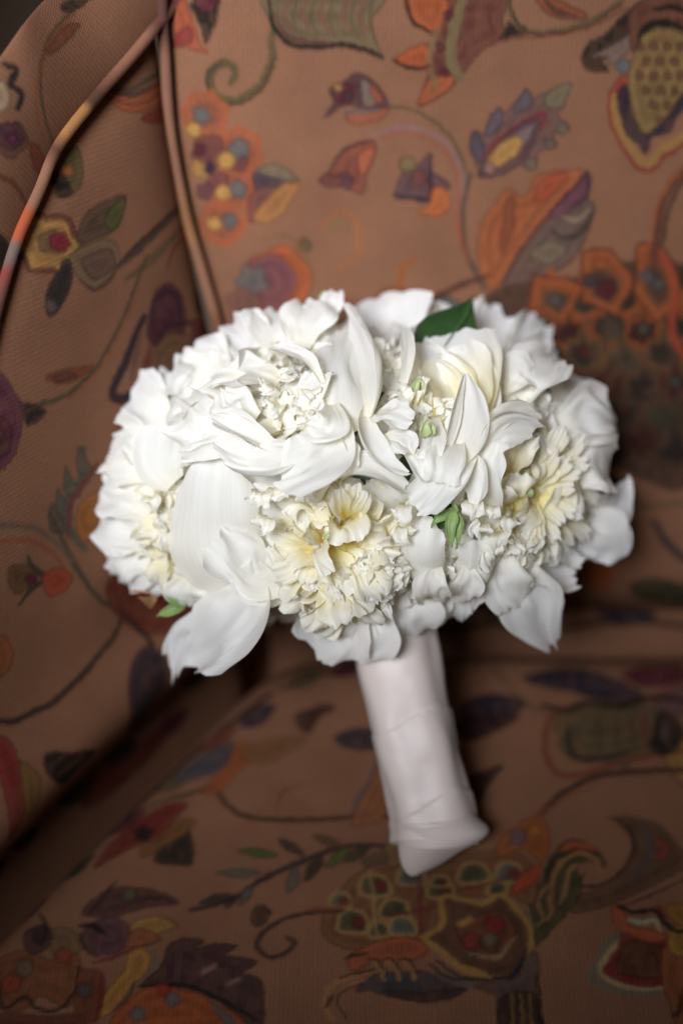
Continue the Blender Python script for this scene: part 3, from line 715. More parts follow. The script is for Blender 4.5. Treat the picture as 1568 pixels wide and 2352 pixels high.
# stem
Q([(1090, 2280), (1180, 2262), (1220, 2200), (1236, 2230), (1226, 2290), (1236, 2400), (1150, 2400), (1140, 2310)], (96, 76, 72)); Q([(1148, 2310), (1226, 2300), (1240, 2400), (1160, 2400)], (66, 42, 34))
for x in (1170, 1192, 1212): S([(x, 2300), (x + 8, 2400)], 6, (146, 112, 62), .1)
S([(1228, 2260), (1236, 2310), (1238, 2400)], 7, 'black', .1); S([(1130, 2262), (1176, 2258), (1196, 2220)], 12, 'navy')
# red diamond lower right
S([(1420, 2160), (1380, 2190), (1370, 2230), (1352, 2262), (1390, 2284), (1450, 2298), (1510, 2296)], 15, (118, 118, 98), .2)
S([(1430, 2168), (1396, 2198), (1374, 2244), (1410, 2274), (1470, 2288), (1520, 2284)], 13, (190, 160, 116), .2)
Q([(1428, 2160), (1500, 2176), (1546, 2190), (1540, 2270), (1480, 2280), (1420, 2270), (1380, 2246), (1410, 2204)], (134, 28, 34)); Q([(1436, 2180), (1500, 2188), (1530, 2210), (1520, 2262), (1440, 2258), (1408, 2240)], (92, 56, 34))
Q([(1526, 2190), (1600, 2170), (1600, 2400), (1552, 2380), (1530, 2310), (1512, 2260)], (156, 84, 48)); S([(1568, 2290), (1552, 2340), (1540, 2352)], 8, 'black'); Q([(1530, 2150), (1600, 2130), (1600, 2200), (1540, 2210)], (176, 128, 52))
Q([(1400, 2100), (1424, 2102), (1440, 2140), (1480, 2152), (1530, 2170), (1500, 2184), (1440, 2164), (1412, 2150)], (186, 84, 48)); S([(1440, 2128), (1474, 2136), (1500, 2130), (1512, 2156)], 12, (200, 184, 152))
S([(1416, 2098), (1450, 2112), (1496, 2106), (1516, 2130), (1546, 2154), (1600, 2150)], 13, (28, 28, 28), .2); Q([(1520, 2100), (1568, 2092), (1600, 2130), (1550, 2140)], (176, 116, 44)); S([(1506, 2096), (1524, 2130)], 9, (134, 30, 34))
S([(-40, 2120), (80, 2020), (200, 1920), (330, 1810), (480, 1690), (620, 1590)], 22, (40, 26, 24), .1)  # near-black stroke along the arm crease: its shade painted into the cloth
for x, y, cc in ((60, 2070, 'wine'), (170, 1980, 'dkgreen'), (290, 1880, 'wine'), (400, 1790, 'olive'), (500, 1700, 'rust'), (590, 1650, 'navy'), (120, 1990, 'navy'), (700, 1560, 'olive'), (800, 1530, 'wine')):
    Q([(x - 40, y + 16), (x - 10, y - 24), (x + 44, y - 30), (x + 10, y + 18)], cc)
S([(640, 1580), (760, 1540), (900, 1520), (1100, 1510), (1300, 1500), (1500, 1510), (1600, 1500)], 12, 'dkbrown', .1)  # dark brown stroke paints crease shade where seat meets back
Q([(1200, 1560), (1300, 1530), (1400, 1560), (1300, 1590)], 'navy'); Q([(1430, 1540), (1560, 1520), (1590, 1560), (1480, 1580)], 'wine')
# brown curl
S([(786, 2106), (720, 2112), (650, 2128), (602, 2164), (596, 2196), (622, 2214), (660, 2202), (676, 2180), (662, 2170)], 12, (70, 46, 38), .3)
Q([(578, 2116), (592, 2096), (620, 2112), (604, 2142), (582, 2140)], (84, 54, 42)); S([(606, 2096), (622, 2112)], 7, 'black'); S([(820, 2080), (770, 2100), (700, 2106)], 8, (150, 66, 44))
# purple acanthus lower left
Q([(328, 2284), (372, 2238), (392, 2188), (430, 2174), (468, 2180), (448, 2196), (500, 2186), (544, 2190), (520, 2212), (590, 2226), (556, 2252), (600, 2268), (606, 2330), (600, 2380), (550, 2352), (500, 2312), (420, 2286)], (74, 48, 52), (50, 32, 34), 4)
Q([(460, 2246), (490, 2230), (496, 2238), (470, 2256)], 'pink'); Q([(516, 2276), (548, 2262), (556, 2270), (530, 2280)], 'pink')
S([(322, 2284), (420, 2280), (500, 2308), (590, 2360)], 10, 'black', .3); Q([(330, 2292), (420, 2290), (490, 2318), (560, 2370), (400, 2400), (250, 2390)], (184, 84, 40)); B(400, 2312, 16, 'teal', .2); B(320, 2345, 16, 'teal', .2); Q([(490, 2322), (540, 2360), (520, 2366)], 'teal'); B(380, 2290, 14, (170, 50, 40))
# gold petals and outlined flower, lower left corner
Q([(306, 2140), (360, 2118), (412, 2140), (372, 2160), (346, 2180), (320, 2172)], (178, 128, 62)); S([(370, 2126), (400, 2132), (414, 2150)], 6, 'olive')
Q([(190, 2160), (250, 2120), (300, 2146), (290, 2196), (226, 2206)], (92, 56, 68)); S([(186, 2140), (220, 2142), (246, 2160)], 14, 'black'); S([(186, 2160), (200, 2196), (230, 2214)], 8, 'black'); S([(220, 2228), (290, 2206), (370, 2176)], 9, (120, 36, 34)); Q([(290, 2190), (320, 2150), (370, 2172), (330, 2190)], (160, 84, 46))
Q([(298, 2210), (330, 2194), (350, 2216), (338, 2250), (300, 2290), (262, 2340), (234, 2352), (240, 2300), (284, 2250)], (190, 130, 52)); S([(352, 2200), (360, 2230), (336, 2260)], 5, 'teal'); S([(312, 2270), (296, 2310), (262, 2340)], 6, (50, 42, 36))
Q([(-20, 2210), (60, 2190), (120, 2220), (176, 2200), (190, 2260), (160, 2330), (100, 2300), (60, 2330), (10, 2330), (-20, 2280)], (134, 74, 42))
Q([(120, 2150), (170, 2150), (186, 2200), (130, 2210)], (126, 96, 64)); B(84, 2180, 18, (60, 60, 66)); B(150, 2210, 18, (150, 56, 36)); B(30, 2270, 22, (150, 60, 40)); Q([(60, 2140), (110, 2130), (120, 2180), (70, 2200)], (70, 44, 44))
S([(0, 2270), (14, 2326), (60, 2304), (90, 2330), (140, 2336), (176, 2290), (186, 2240)], 8, 'black', .2); S([(90, 2090), (110, 2140), (100, 2180)], 8, 'black'); Q([(186, 2250), (240, 2260), (230, 2352), (180, 2360)], (124, 60, 40)); S([(240, 2250), (232, 2320), (224, 2360)], 8, (126, 30, 34))
B(196, 2290, 16, (80, 70, 72)); Q([(0, 2340), (120, 2350), (190, 2350), (180, 2400), (0, 2400)], (110, 56, 40)); B(60, 2236, 20, (110, 92, 70))
# mid leaf sprays
S([(900, 1950), (820, 1952), (750, 1972), (680, 2000), (600, 2036), (530, 2082), (440, 2106)], 16, (60, 46, 48), .3)
for (x, y, dx, dy, cc) in ((640, 1980, -90, -14, (74, 96, 44)), (600, 2020, -100, -2, (96, 92, 76)), (740, 1980, -40, 60, (64, 50, 40)), (680, 2006, -16, 60, (92, 92, 80)), (580, 2046, -30, 50, (84, 84, 84)), (800, 1960, -50, 50, (78, 100, 40)), (700, 1980, -60, -40, (58, 48, 48)), (530, 2070, -70, 20, (62, 50, 50)), (850, 1950, -60, 46, (60, 60, 40)), (790, 1960, -70, -26, (92, 74, 44)), (540, 2070, -20, 30, (56, 42, 54))):
    Q([(x, y), (x + dx * .5 - dy * .2, y + dy * .5 - abs(dx) * .12), (x + dx, y + dy), (x + dx * .5 + dy * .25, y + dy * .5 + abs(dx) * .1)], cc)
S([(500, 1826), (520, 1856), (560, 1884), (640, 1896), (740, 1894), (840, 1884), (920, 1880)], 14, (70, 48, 32), .2); S([(640, 1890), (642, 1850), (664, 1822), (700, 1812)], 11, (150, 86, 40))
Q([(432, 1900), (446, 1992), (400, 1996), (358, 1990), (366, 1966), (404, 1930)], (50, 44, 30)); Q([(340, 1930), (420, 1890), (450, 1900), (400, 1940), (330, 1980)], (130, 84, 40))
Q([(404, 1776), (460, 1732), (532, 1706), (534, 1756), (470, 1786), (420, 1796)], (76, 76, 84)); Q([(462, 1822), (512, 1770), (554, 1706), (590, 1740), (548, 1780), (500, 1830)], (176, 84, 40)); S([(330, 1850), (420, 1830), (490, 1815)], 14, (84, 68, 44))
Q([(220, 1996), (254, 1930), (320, 1880), (390, 1850), (430, 1856), (360, 1930), (290, 1960)], (126, 36, 30)); B(330, 1920, 20, (40, 30, 28)); Q([(560, 1720), (700, 1700), (640, 1750), (580, 1760)], (140, 90, 50))
Q([(806, 1904), (836, 1830), (868, 1770), (896, 1730), (912, 1800), (884, 1880), (850, 1900)], (160, 92, 54)); S([(870, 1740), (850, 1800), (820, 1850), (812, 1890)], 10, (96, 80, 90)); Q([(770, 1700), (830, 1680), (900, 1700), (860, 1730), (800, 1730)], (60, 48, 56))
Q([(676, 1650), (740, 1624), (768, 1630), (730, 1660), (706, 1692)], (70, 36, 34)); Q([(1040, 1680), (1090, 1640), (1190, 1652), (1130, 1692), (1070, 1710)], (56, 32, 38)); Q([(1066, 1800), (1150, 1766), (1130, 1800), (1090, 1850)], (50, 32, 28))
Q([(190, 2110), (250, 2056), (340, 2054), (412, 2086), (340, 2100), (260, 2120)], (86, 52, 50)); S([(210, 2110), (250, 2060), (270, 2036)], 8, (50, 34, 34)); S([(330, 2080), (370, 2076), (402, 2088)], 7, 'dkbrown'); B(300, 2068, 16, (92, 82, 66))
Q([(880, 1960), (910, 1930), (950, 1960), (900, 2000)], (150, 110, 70)); Q([(830, 1990), (880, 1960), (890, 1985), (850, 2000)], (96, 84, 54))
me = raw_mesh('seat_cushion', Vs, grid_faces(nu, nv), color=ps.col * K_ALB, uv=ps.q)
link('seat_cushion', me, M_FAB, chair)

# --- piping cords
def tube(name, path, r, colfn, parent, mat, seg=14, flat=1.0):
    p = resample(path, max(60, len(path)))
    T = np.gradient(p, axis=0); T /= np.linalg.norm(T, axis=1)[:, None]
    ref = F_
    n1 = np.cross(T, ref); n1 /= np.linalg.norm(n1, axis=1)[:, None]
    n2 = np.cross(n1, T)
    an = np.linspace(0, 2 * np.pi, seg)
    V = p[:, None, :] + r * (np.cos(an)[None, :, None] * n1[:, None, :] + np.sin(an)[None, :, None] * n2[:, None, :])
    k = np.linspace(0, 1, len(p))
    col = np.repeat(colfn(k)[:, None, :], seg, 1).reshape(-1, 3)
    uv = np.stack([np.repeat(k[:, None], seg, 1).ravel() * 0.6, np.tile(an / 6.28 * 0.02, len(p))], 1)
    me = raw_mesh(name, V.reshape(-1, 3), grid_faces(len(p), seg), color=col, uv=uv)
    return link(name, me, mat, parent)
def cord_col(keys):
    ks = np.array([k for k, c in keys]); cs = np.array([s2l(c) for k, c in keys])
    cs = cs * .68 + s2l((150, 106, 82)) * .32
    return lambda t: np.stack([np.interp(t, ks, cs[:, i]) for i in range(3)], 1) * K_ALB
LT = (158, 110, 86)
c1 = cord_col([(0, (70, 34, 50)), (.06, (60, 36, 40)), (.09, (150, 104, 86)), (.26, LT), (.30, (150, 104, 66)), (.34, (170, 118, 70)), (.36, LT), (.44, LT), (.47, (120, 70, 50)), (.5, LT), (.56, (140, 120, 104)), (.7, LT), (1, LT)])
p1 = catmull(pip1_w, 14) + nb * 0.0015
tube('piping', p1, 0.0032, c1, chair, M_FAB)
c2 = cord_col([(0, (70, 40, 44)), (.08, (84, 48, 50)), (.12, LT), (.22, (150, 100, 80)), (.27, (110, 66, 50)), (.30, (34, 28, 26)), (.33, (34, 28, 26)), (.35, (190, 136, 76)), (.42, (190, 130, 76)), (.46, (60, 30, 26)), (.5, LT), (.58, LT), (.60, (204, 86, 44)), (.65, (200, 84, 44)), (.67, (110, 104, 104)), (.70, (110, 104, 104)), (.72, (150, 46, 50)), (.76, (110, 60, 60)), (.84, (90, 44, 50)), (1, LT)])
tube('piping', catmull(pts2, 14) + na * 0.001, 0.0032, c2, chair, M_FAB)

# body of the chair behind and below the upholstered faces (closes the shell)
def box_mesh(name, lo, hi, parent, mat, rot=None):
    x0, y0, z0 = lo; x1, y1, z1 = hi
    V = [(x0, y0, z0), (x1, y0, z0), (x1, y1, z0), (x0, y1, z0), (x0, y0, z1), (x1, y0, z1), (x1, y1, z1), (x0, y1, z1)]
    Fc = [(0, 3, 2, 1), (4, 5, 6, 7), (0, 1, 5, 4), (1, 2, 6, 5), (2, 3, 7, 6), (3, 0, 4, 7)]
    me = raw_mesh(name, np.array(V), np.array(Fc), smooth=False, color=np.tile(s2l(TAN), (8, 1)), uv=np.array(V)[:, :2])
    o = link(name, me, mat, parent)
    bv = o.modifiers.new('bevel', 'BEVEL'); bv.width = 0.015; bv.segments = 3
    return o
box_mesh('seat_base', (-0.36, 0.27, -0.34), (0.34, 0.80, -0.115), chair, M_FAB)
box_mesh('outside_back', (-0.04, 0.84, -0.30), (0.34, 0.90, 0.56), chair, M_FAB)

# room behind the chair
def plane(name, pts, mat):
    me = raw_mesh(name, np.array(pts, float), np.array([[0, 1, 2, 3]]), smooth=False)
    o = link(name, me, mat); o['kind'] = 'structure'; return o
plane('floor', [(-4, -3, -0.42), (4, -3, -0.42), (4, 2.2, -0.42), (-4, 2.2, -0.42)], M_ROOM)
plane('wall', [(-4, 2.2, -0.42), (4, 2.2, -0.42), (4, 2.2, 2.6), (-4, 2.2, 2.6)], M_ROOM)

# ------------------------------------------------------------------ petals
WHITE = np.array([0.94, 0.935, 0.93])
CREAM = np.array([0.92, 0.87, 0.66])
YEL = np.array([0.93, 0.80, 0.24])
GRN = np.array([0.55, 0.70, 0.25])

def petal_arrays(P0, P1, P2, n, W, phi=(1.2, .8), ruf=.08, fr=3.0, base=.25, widest=.6, taper=.25, kround=.28, notch=.05,
                 seed=0, nu=11, nv=12, yel=0.4, ylen=0.45, ycol=None, curl=0.0, wcol=None, crumple=.16):
    rs = np.random.RandomState(seed % (2 ** 31))
    P0, P1, P2, n = [np.asarray(x, float) for x in (P0, P1, P2, n)]
    s = np.linspace(-1, 1, nu)[:, None] * np.ones((1, nv))
    t = np.linspace(0, 1, nv)[None, :] * np.ones((nu, 1))
    ph = rs.rand(8) * 6.28
    edge = 0.5 * np.sin(s * 5.3 * fr / 3 + ph[0]) + 0.35 * np.sin(s * 11 * fr / 3 + ph[1]) + 0.25 * np.sin(s * 19 + ph[2])
    te = t * (1 - kround * np.abs(s) ** 2.2 + notch * edge)
    te = np.clip(te, 0, 1.15)
    x = np.clip(te / widest, 0, 1)
    w = base + (1 - base) * np.sin(x * np.pi / 2) ** 1.2
    w = w * (1 - taper * np.clip((te - widest) / (1 - widest), 0, 1.2) ** 2)
    w = w * W * 0.5 * (1 + 0.06 * np.sin(te * 9 + ph[3] + s))
    c = ((1 - te) ** 2)[..., None] * P0 + (2 * te * (1 - te))[..., None] * P1 + (te ** 2)[..., None] * P2
    T = (2 * (1 - te))[..., None] * (P1 - P0) + (2 * te)[..., None] * (P2 - P1)
    T /= np.linalg.norm(T, axis=-1, keepdims=True) + 1e-12
    Nn = n - (T @ n)[..., None] * T
    Nn /= np.linalg.norm(Nn, axis=-1, keepdims=True) + 1e-12
    Bn = np.cross(T, Nn)
    ang = phi[0] + (phi[1] - phi[0]) * te
    ang = np.where(np.abs(ang) < 1e-3, 1e-3, ang)
    lx = np.sin(s * ang) / ang * w
    lz = (1 - np.cos(s * ang)) / ang * w
    # ruffles grow towards the rim; a soft mid-rib groove; random buckling
    rim = te ** 1.6 * (0.25 + 0.75 * np.abs(s) ** 1.5)
    rz = ruf * W * (rim * (np.sin(te * fr * 2.6 + ph[4] + s * 2) * 0.6 + np.sin(s * fr * 2.1 + ph[5]) * 0.6) + te ** 4 * np.sin(s * fr * 3.7 + ph[6]) * 0.5)
    rz += 0.02 * W * np.exp(-(s * 4) ** 2) * te * -1
    rx = ruf * W * 0.35 * rim * np.sin(te * fr * 3.5 + ph[7] + s)
    if curl:
        lz = lz + curl * W * np.clip(te - 0.7, 0, 1) ** 2 * 8
    o1, o2 = rs.rand(2) * 90
    cr_ = (vnoise(s * 1.6 + o1, t * 2.2 + o2) - .5) * .55 + (vnoise(s * 4.2 + o2, t * 4.5 + o1) - .5) * .25
    cr_ += (vnoise(s * 11 + o1, te * 2.0 + o2) - .5) * .05
    lz = lz + crumple * W * cr_ * np.clip(te * 2, 0, 1)
    rx = rx + crumple * W * .5 * (vnoise(s * 2.5 + o2, t * 3.5 + o2) - .5) * np.clip(te * 2, 0, 1)
    V = c + (lx + rx)[..., None] * Bn + (lz + rz)[..., None] * Nn
    g = np.clip(1 - te / ylen, 0, 1) ** 1.1
    wc = WHITE if wcol is None else wcol
    yc = YEL if ycol is None else ycol
    cr = CREAM * 0.85 + wc * 0.15
    col = wc + (cr - wc) * (np.clip(1.1 - te / min(1.05, ylen * 1.9), 0, 1) * min(1, yel * 1.5))[..., None]
    col = col + (yc - col) * (g * yel)[..., None]
    uv = np.stack([s * 0.5 + 0.5 + rs.rand(), t + rs.rand()], -1)
    return V.reshape(-1, 3), grid_faces(nu, nv), col.reshape(-1, 3), uv.reshape(-1, 2)

def petal(parent, *a, name='petal', mat=None, **k):
    V, Fc, col, uv = petal_arrays(*a, **k)
    me = raw_mesh(name, V, Fc, color=col, uv=uv)
    return link(name, me, mat or M_PET, parent)

def join_arrays(parts):
    Vs, Fs, Cs, Us, off = [], [], [], [], 0
    for V, f, c, u in parts:
        Vs.append(V); Fs.append(f + off); Cs.append(c); Us.append(u); off += len(V)
    return np.vstack(Vs), np.vstack(Fs), np.vstack(Cs), np.vstack(Us)

def receptacle_arrays(Cc, a, r):
    """small green cup the petals grow from"""
    e1 = unit(np.cross(a, [0.3, 0.5, 0.81])); e2 = np.cross(a, e1)
    nu, nv = 14, 7
    th = np.linspace(0, 2 * np.pi, nu)[:, None] * np.ones((1, nv)); k = np.linspace(0, 1, nv)[None, :] * np.ones((nu, 1))
    rr = r * np.sin(0.15 + k * 1.5); z = -r * np.cos(k * 1.6)
    V = Cc + (rr * np.cos(th))[..., None] * e1 + (rr * np.sin(th))[..., None] * e2 + z[..., None] * a
    n = nu * nv
    return V.reshape(-1, 3), grid_faces(nu, nv), np.tile(GRN * 0.5, (n, 1)), np.zeros((n, 2))

# bouquet body: a flattened dome whose axis follows the handle
DC = P(835, 1100, 0.797)
DRX, DRY, DRZ = 0.128, 0.088, 0.088
def dome(X, Y, k=1.0):
    """axial depth of the dome's near surface under a point of the guide grid"""
    r = ray(X, Y)
    o = CAM - DC
    ax = [R_, U_, F_]; rad = [DRX * k, DRY * k, DRZ * k]
    A = sum((r @ e / q) ** 2 for e, q in zip(ax, rad)); Bq = 2 * sum((r @ e) * (o @ e) / q ** 2 for e, q in zip(ax, rad)); Cq = sum((o @ e / q) ** 2 for e, q in zip(ax, rad)) - 1
    D = Bq * Bq - 4 * A * Cq
    if D <= 0: return -Bq / (2 * A)
    return (-Bq - math.sqrt(D)) / (2 * A)
def dnormal(p):
    d = p - DC
    return unit(R_ * (d @ R_) / DRX ** 2 + U_ * (d @ U_) / DRY ** 2 + F_ * (d @ F_) / DRZ ** 2)
def G3(X, Y, dz=0.0):
    """guide point on the dome, dz millimetres nearer (negative) or farther (positive)"""
    return P(X, Y, dome(X, Y) + dz * 0.001)

bouquet = bpy.data.objects.new('bridal_bouquet', None)
COL.objects.link(bouquet)
make_tag(bouquet, 'round bouquet of white peonies with a satin wrapped handle, standing on the tapestry armchair seat', 'bouquet')

PX = 0.000222
def camv(x, y, z):
    """direction: right, up, towards the camera"""
    return unit(R_ * x + U_ * y - F_ * z)

def bloom(X, Y, rpx, axis, seed, n_big=16, n_small=60, n_guard=6, yel=0.5, dz=0, spread=78, guard_th=(72, 100), ruf=.16,
          wide=.36, sink=.78, gap=0.0, guard_len=1.08, nk=1.0, ylen=.6, small_w=.24, label=None, holes=()):
    def hidden(p):
        v = p - CAM; z = v @ F_
        gx = 784 + (v @ R_) / z / .24 * 784; gy = 1176 - (v @ U_) / z / .36 * 1176
        return any((gx - hx) ** 2 + (gy - hy) ** 2 < hr * hr for hx, hy, hr in holes)
    rnd = random.Random(seed)
    R = rpx * PX
    a = unit(axis)
    top = G3(X, Y, dz)
    Cc = top - a * R * sink
    e1 = unit(np.cross(a, [0.31, 0.52, 0.79])); e2 = np.cross(a, e1)
    ph = [rnd.random() * 6.28 for _ in range(4)]
    def spec(th, az, rho, tw):
        d = math.cos(th) * a + math.sin(th) * (math.cos(az) * e1 + math.sin(az) * e2)
        e = math.cos(az) * e1 + math.sin(az) * e2
        inn = -math.cos(th) * e + math.sin(th) * a
        side = np.cross(d, inn)
        nrm = unit(inn * math.cos(tw) + side * math.sin(tw))
        P0 = Cc + e * R * 0.10 * math.sin(th)
        P2 = Cc + d * R * rho
        P1 = Cc + unit(d * 0.7 + a * 0.55) * R * rho * 0.6
        return P0, P1, P2, nrm
    def tipped(th, az, rho, ln):
        """petaloid that rises from the base and turns its tip over, face to the light"""
        d = math.cos(th) * a + math.sin(th) * (math.cos(az) * e1 + math.sin(az) * e2)
        e = math.cos(az) * e1 + math.sin(az) * e2
        out = math.cos(th) * e - math.sin(th) * a
        side = np.cross(d, out)
        tw = rnd.gauss(0, 1.0 + 1.2 * math.exp(-(th / .6) ** 2))
        tau = out * math.cos(tw) + side * math.sin(tw)
        P0 = Cc + d * R * .25
        P1 = Cc + d * R * rho * 1.02 - tau * R * ln * .25
        P2 = Cc + d * R * (rho - rnd.uniform(-.08, .10)) + tau * R * ln
        return P0, P1, P2, unit(d * rnd.uniform(.7, 1.2) - tau)
    rc = receptacle_arrays(Cc, a, R * 0.28)
    # the crowded cream base of the inner petals
    nu_, nv_ = 22, 14
    th_ = np.linspace(0, 2 * np.pi, nu_)[:, None] * np.ones((1, nv_)); k_ = np.linspace(0, 1, nv_)[None, :] * np.ones((nu_, 1))
    rr_ = R * (.56 - gap * .3) * (1 + .12 * np.cos(9 * th_) * np.sin(k_ * np.pi))
    hv = Cc + (rr_ * np.sin(k_ * 1.9) * np.cos(th_))[..., None] * e1 + (rr_ * np.sin(k_ * 1.9) * np.sin(th_))[..., None] * e2 + (rr_ * np.cos(k_ * 1.9))[..., None] * a
    heart = (hv.reshape(-1, 3), grid_faces(nu_, nv_), np.tile(WHITE * (1 - yel) + YEL * yel, (nu_ * nv_, 1)), np.zeros((nu_ * nv_, 2)))
    parts = [rc, heart]
    tot = n_small
    def clumpf(az, th):
        return math.sin(3 * az + ph[0]) * math.sin(4 * th + ph[1]) + .5 * math.sin(5 * az + ph[2])
    for i in range(tot):
        f = (i + .5) / tot
        th = math.radians(spread) * f ** .55 * rnd.uniform(.93, 1.07)
        az = i * 2.39996 + rnd.uniform(-.25, .25)
        rho = 0.80 + 0.09 * clumpf(az, th) + rnd.uniform(-.10, .08) - gap * math.exp(-(th / .35) ** 2)
        p = tipped(th, az, rho, rnd.uniform(.12, .3))
        if hidden(p[2]) or hidden(p[1]): continue
        parts.append(petal_arrays(*p, R * small_w * rnd.uniform(.8, 1.5), phi=(1.5, rnd.uniform(-.6, 1.2)), ruf=ruf * rnd.uniform(.8, 1.5), fr=rnd.uniform(3, 5), base=.4, widest=.8, taper=rnd.uniform(0, .3),
                                  kround=rnd.uniform(.08, .3), notch=rnd.uniform(.04, .10), seed=seed * 1000 + i, nu=10, nv=12, yel=yel * rnd.uniform(.7, 1.2), ylen=ylen, crumple=.5))
    V, Fc, cc, uu = join_arrays(parts)
    me = raw_mesh('peony', V, Fc, color=cc, uv=uu)
    pe = link('peony', me, M_PET, bouquet)
    if label: pe['label'] = label
    for i in range(n_big):
        f = (i + .5) / n_big
        th = math.radians(spread) * (0.10 + .92 * f ** .65)
        az = i * 2.39996 + ph[3] + rnd.uniform(-.3, .3)
        rho = 0.90 + 0.10 * clumpf(az, th) + rnd.uniform(-.06, .06) - gap * .7 * math.exp(-(th / .35) ** 2)
        p = tipped(th, az, rho, rnd.uniform(.2, .42))
        if hidden(p[2]): continue
        petal(pe, *p, R * wide * rnd.uniform(.85, 1.5), phi=(1.3, rnd.uniform(-.7, 1.0)), ruf=ruf * rnd.uniform(.8, 1.3), fr=rnd.uniform(2.6, 4.6), base=.35, widest=.8,
              taper=rnd.uniform(0, .3), kround=rnd.uniform(.08, .3), notch=rnd.uniform(.03, .09), seed=seed * 777 + i, nu=17, nv=18, yel=yel * .8, ylen=ylen, crumple=.55)
    for i in range(n_guard):
        az = i / max(1, n_guard) * 6.283 + ph[1] + rnd.uniform(-.2, .2)
        th = math.radians(rnd.uniform(*guard_th))
        rho = guard_len * rnd.uniform(.92, 1.06)
        P0, P1, P2, nrm = spec(th, az, rho, rnd.uniform(-.15, .15))
        P1 = Cc + unit((P2 - Cc) * 1.0 - a * R * .35) * R * .75
        petal(pe, P0, P1, P2 + a * R * .18, nrm, R * 1.05 * rnd.uniform(.85, 1.15), phi=(.9, .4), ruf=.10, fr=3.6, base=.35, widest=.7, taper=.1, kround=.13, notch=.05, crumple=.35,
              seed=seed * 31 + i, nu=17, nv=15, yel=.25, ylen=.35)
    return pe

def hero(pe, root, ctrl, tip, nrm, wpx, **k):
    """one large petal: base, control and tip as guide points (x, y, mm off the dome)"""
    kw = dict(phi=(.8, .6), ruf=.055, fr=2.6, base=.35, widest=.6, taper=.18, kround=.27, notch=.035, nu=25, nv=26, yel=.12, ylen=.35, crumple=.32, seed=int(root[0] * 13 + tip[1] * 7))
    kw.update(k)
    return petal(pe, G3(*root), G3(*ctrl), G3(*tip), camv(*nrm), wpx * PX, **kw)

def hero_abs(pe, root, ctrl, tip, nrm, wpx, **k):
    """same with absolute axial depths in metres (rim petals, hanging petals)"""
    kw = dict(phi=(.8, .6), ruf=.055, fr=2.6, base=.35, widest=.6, taper=.18, kround=.27, notch=.035, nu=25, nv=26, yel=.12, ylen=.35, crumple=.32, seed=int(root[0] * 13 + tip[1] * 7))
    kw.update(k)
    return petal(pe, P(*root), P(*ctrl), P(*tip), camv(*nrm), wpx * PX * tip[2] / 0.725, **kw)

# back row first ------------------------------------------------
pk = bloom(640, 800, 120, camv(-.25, .85, .35), 21, n_big=20, n_small=50, yel=.2, dz=6, n_guard=2)
pi_ = bloom(900, 790, 110, camv(.05, .9, .3), 22, n_big=6, n_small=30, yel=.15, dz=16, n_guard=3)
pr = bloom(1170, 810, 105, camv(.45, .8, .2), 23, n_big=12, n_small=40, yel=.1, dz=26, n_guard=4)
pj = bloom(1225, 890, 110, camv(.6, .5, .5), 24, n_big=12, n_small=40, yel=.25, dz=8, n_guard=4)
pg = bloom(500, 850, 120, camv(-.5, .7, .4), 25, n_big=20, n_small=50, yel=.2, dz=10, n_guard=2)
pl = bloom(355, 965, 115, camv(-.6, .45, .6), 26, n_big=18, n_small=46, yel=.2, dz=12, n_guard=0)
pll = bloom(335, 1150, 85, camv(-.8, .0, .6), 27, n_big=12, n_small=30, yel=.1, dz=24, n_guard=0)
pbk = bloom(1305, 1020, 105, camv(.6, .3, .6), 28, n_big=14, n_small=44, yel=.3, dz=18, n_guard=0)
# front blooms ---------------------------------------------------
pc = bloom(680, 930, 145, camv(-.15, .45, .85), 31, n_big=26, n_small=80, yel=.4, dz=0, n_guard=0, gap=.12)
pB = bloom(965, 935, 100, camv(0, .3, .95), 32, n_big=18, n_small=60, yel=.4, dz=8, n_guard=0, gap=.35, spread=70, wide=.3, holes=((1040, 880, 34), (1005, 1000, 20)))
pf = bloom(390, 1220, 165, camv(-.45, -.05, .85), 33, n_big=34, n_small=70, yel=.85, dz=-2, n_guard=0, ylen=.85)
pA = bloom(790, 1262, 205, camv(-.02, -.05, 1), 34, n_big=54, n_small=90, yel=1.0, dz=-4, n_guard=0, gap=.25, ylen=.85, wide=.36, ruf=.2, small_w=.2, spread=84, holes=((806, 1168, 30), (745, 1262, 42), (828, 1280, 22), (690, 1180, 16)))
pD = bloom(1240, 1130, 200, camv(.42, .05, .85), 35, n_big=40, n_small=70, yel=.75, dz=0, n_guard=2, gap=.30, ylen=.85, wide=.30, holes=((1290, 1150, 100), (1225, 1125, 50)))
pE = bloom(1035, 1270, 88, camv(.05, -.3, .95), 36, n_big=6, n_small=24, yel=.1, dz=4, n_guard=0)
pL = bloom(1170, 1290, 80, camv(.25, -.75, .6), 37, n_big=12, n_small=40, yel=.15, dz=2, n_guard=0)
pK = bloom(470, 1350, 80, camv(-.35, -.6, .7), 38, n_big=12, n_small=40, yel=.6, dz=4, n_guard=0)
pu = bloom(830, 1400, 90, camv(0, -.9, .3), 39, n_big=8, n_small=26, yel=.3, dz=16, n_guard=2)

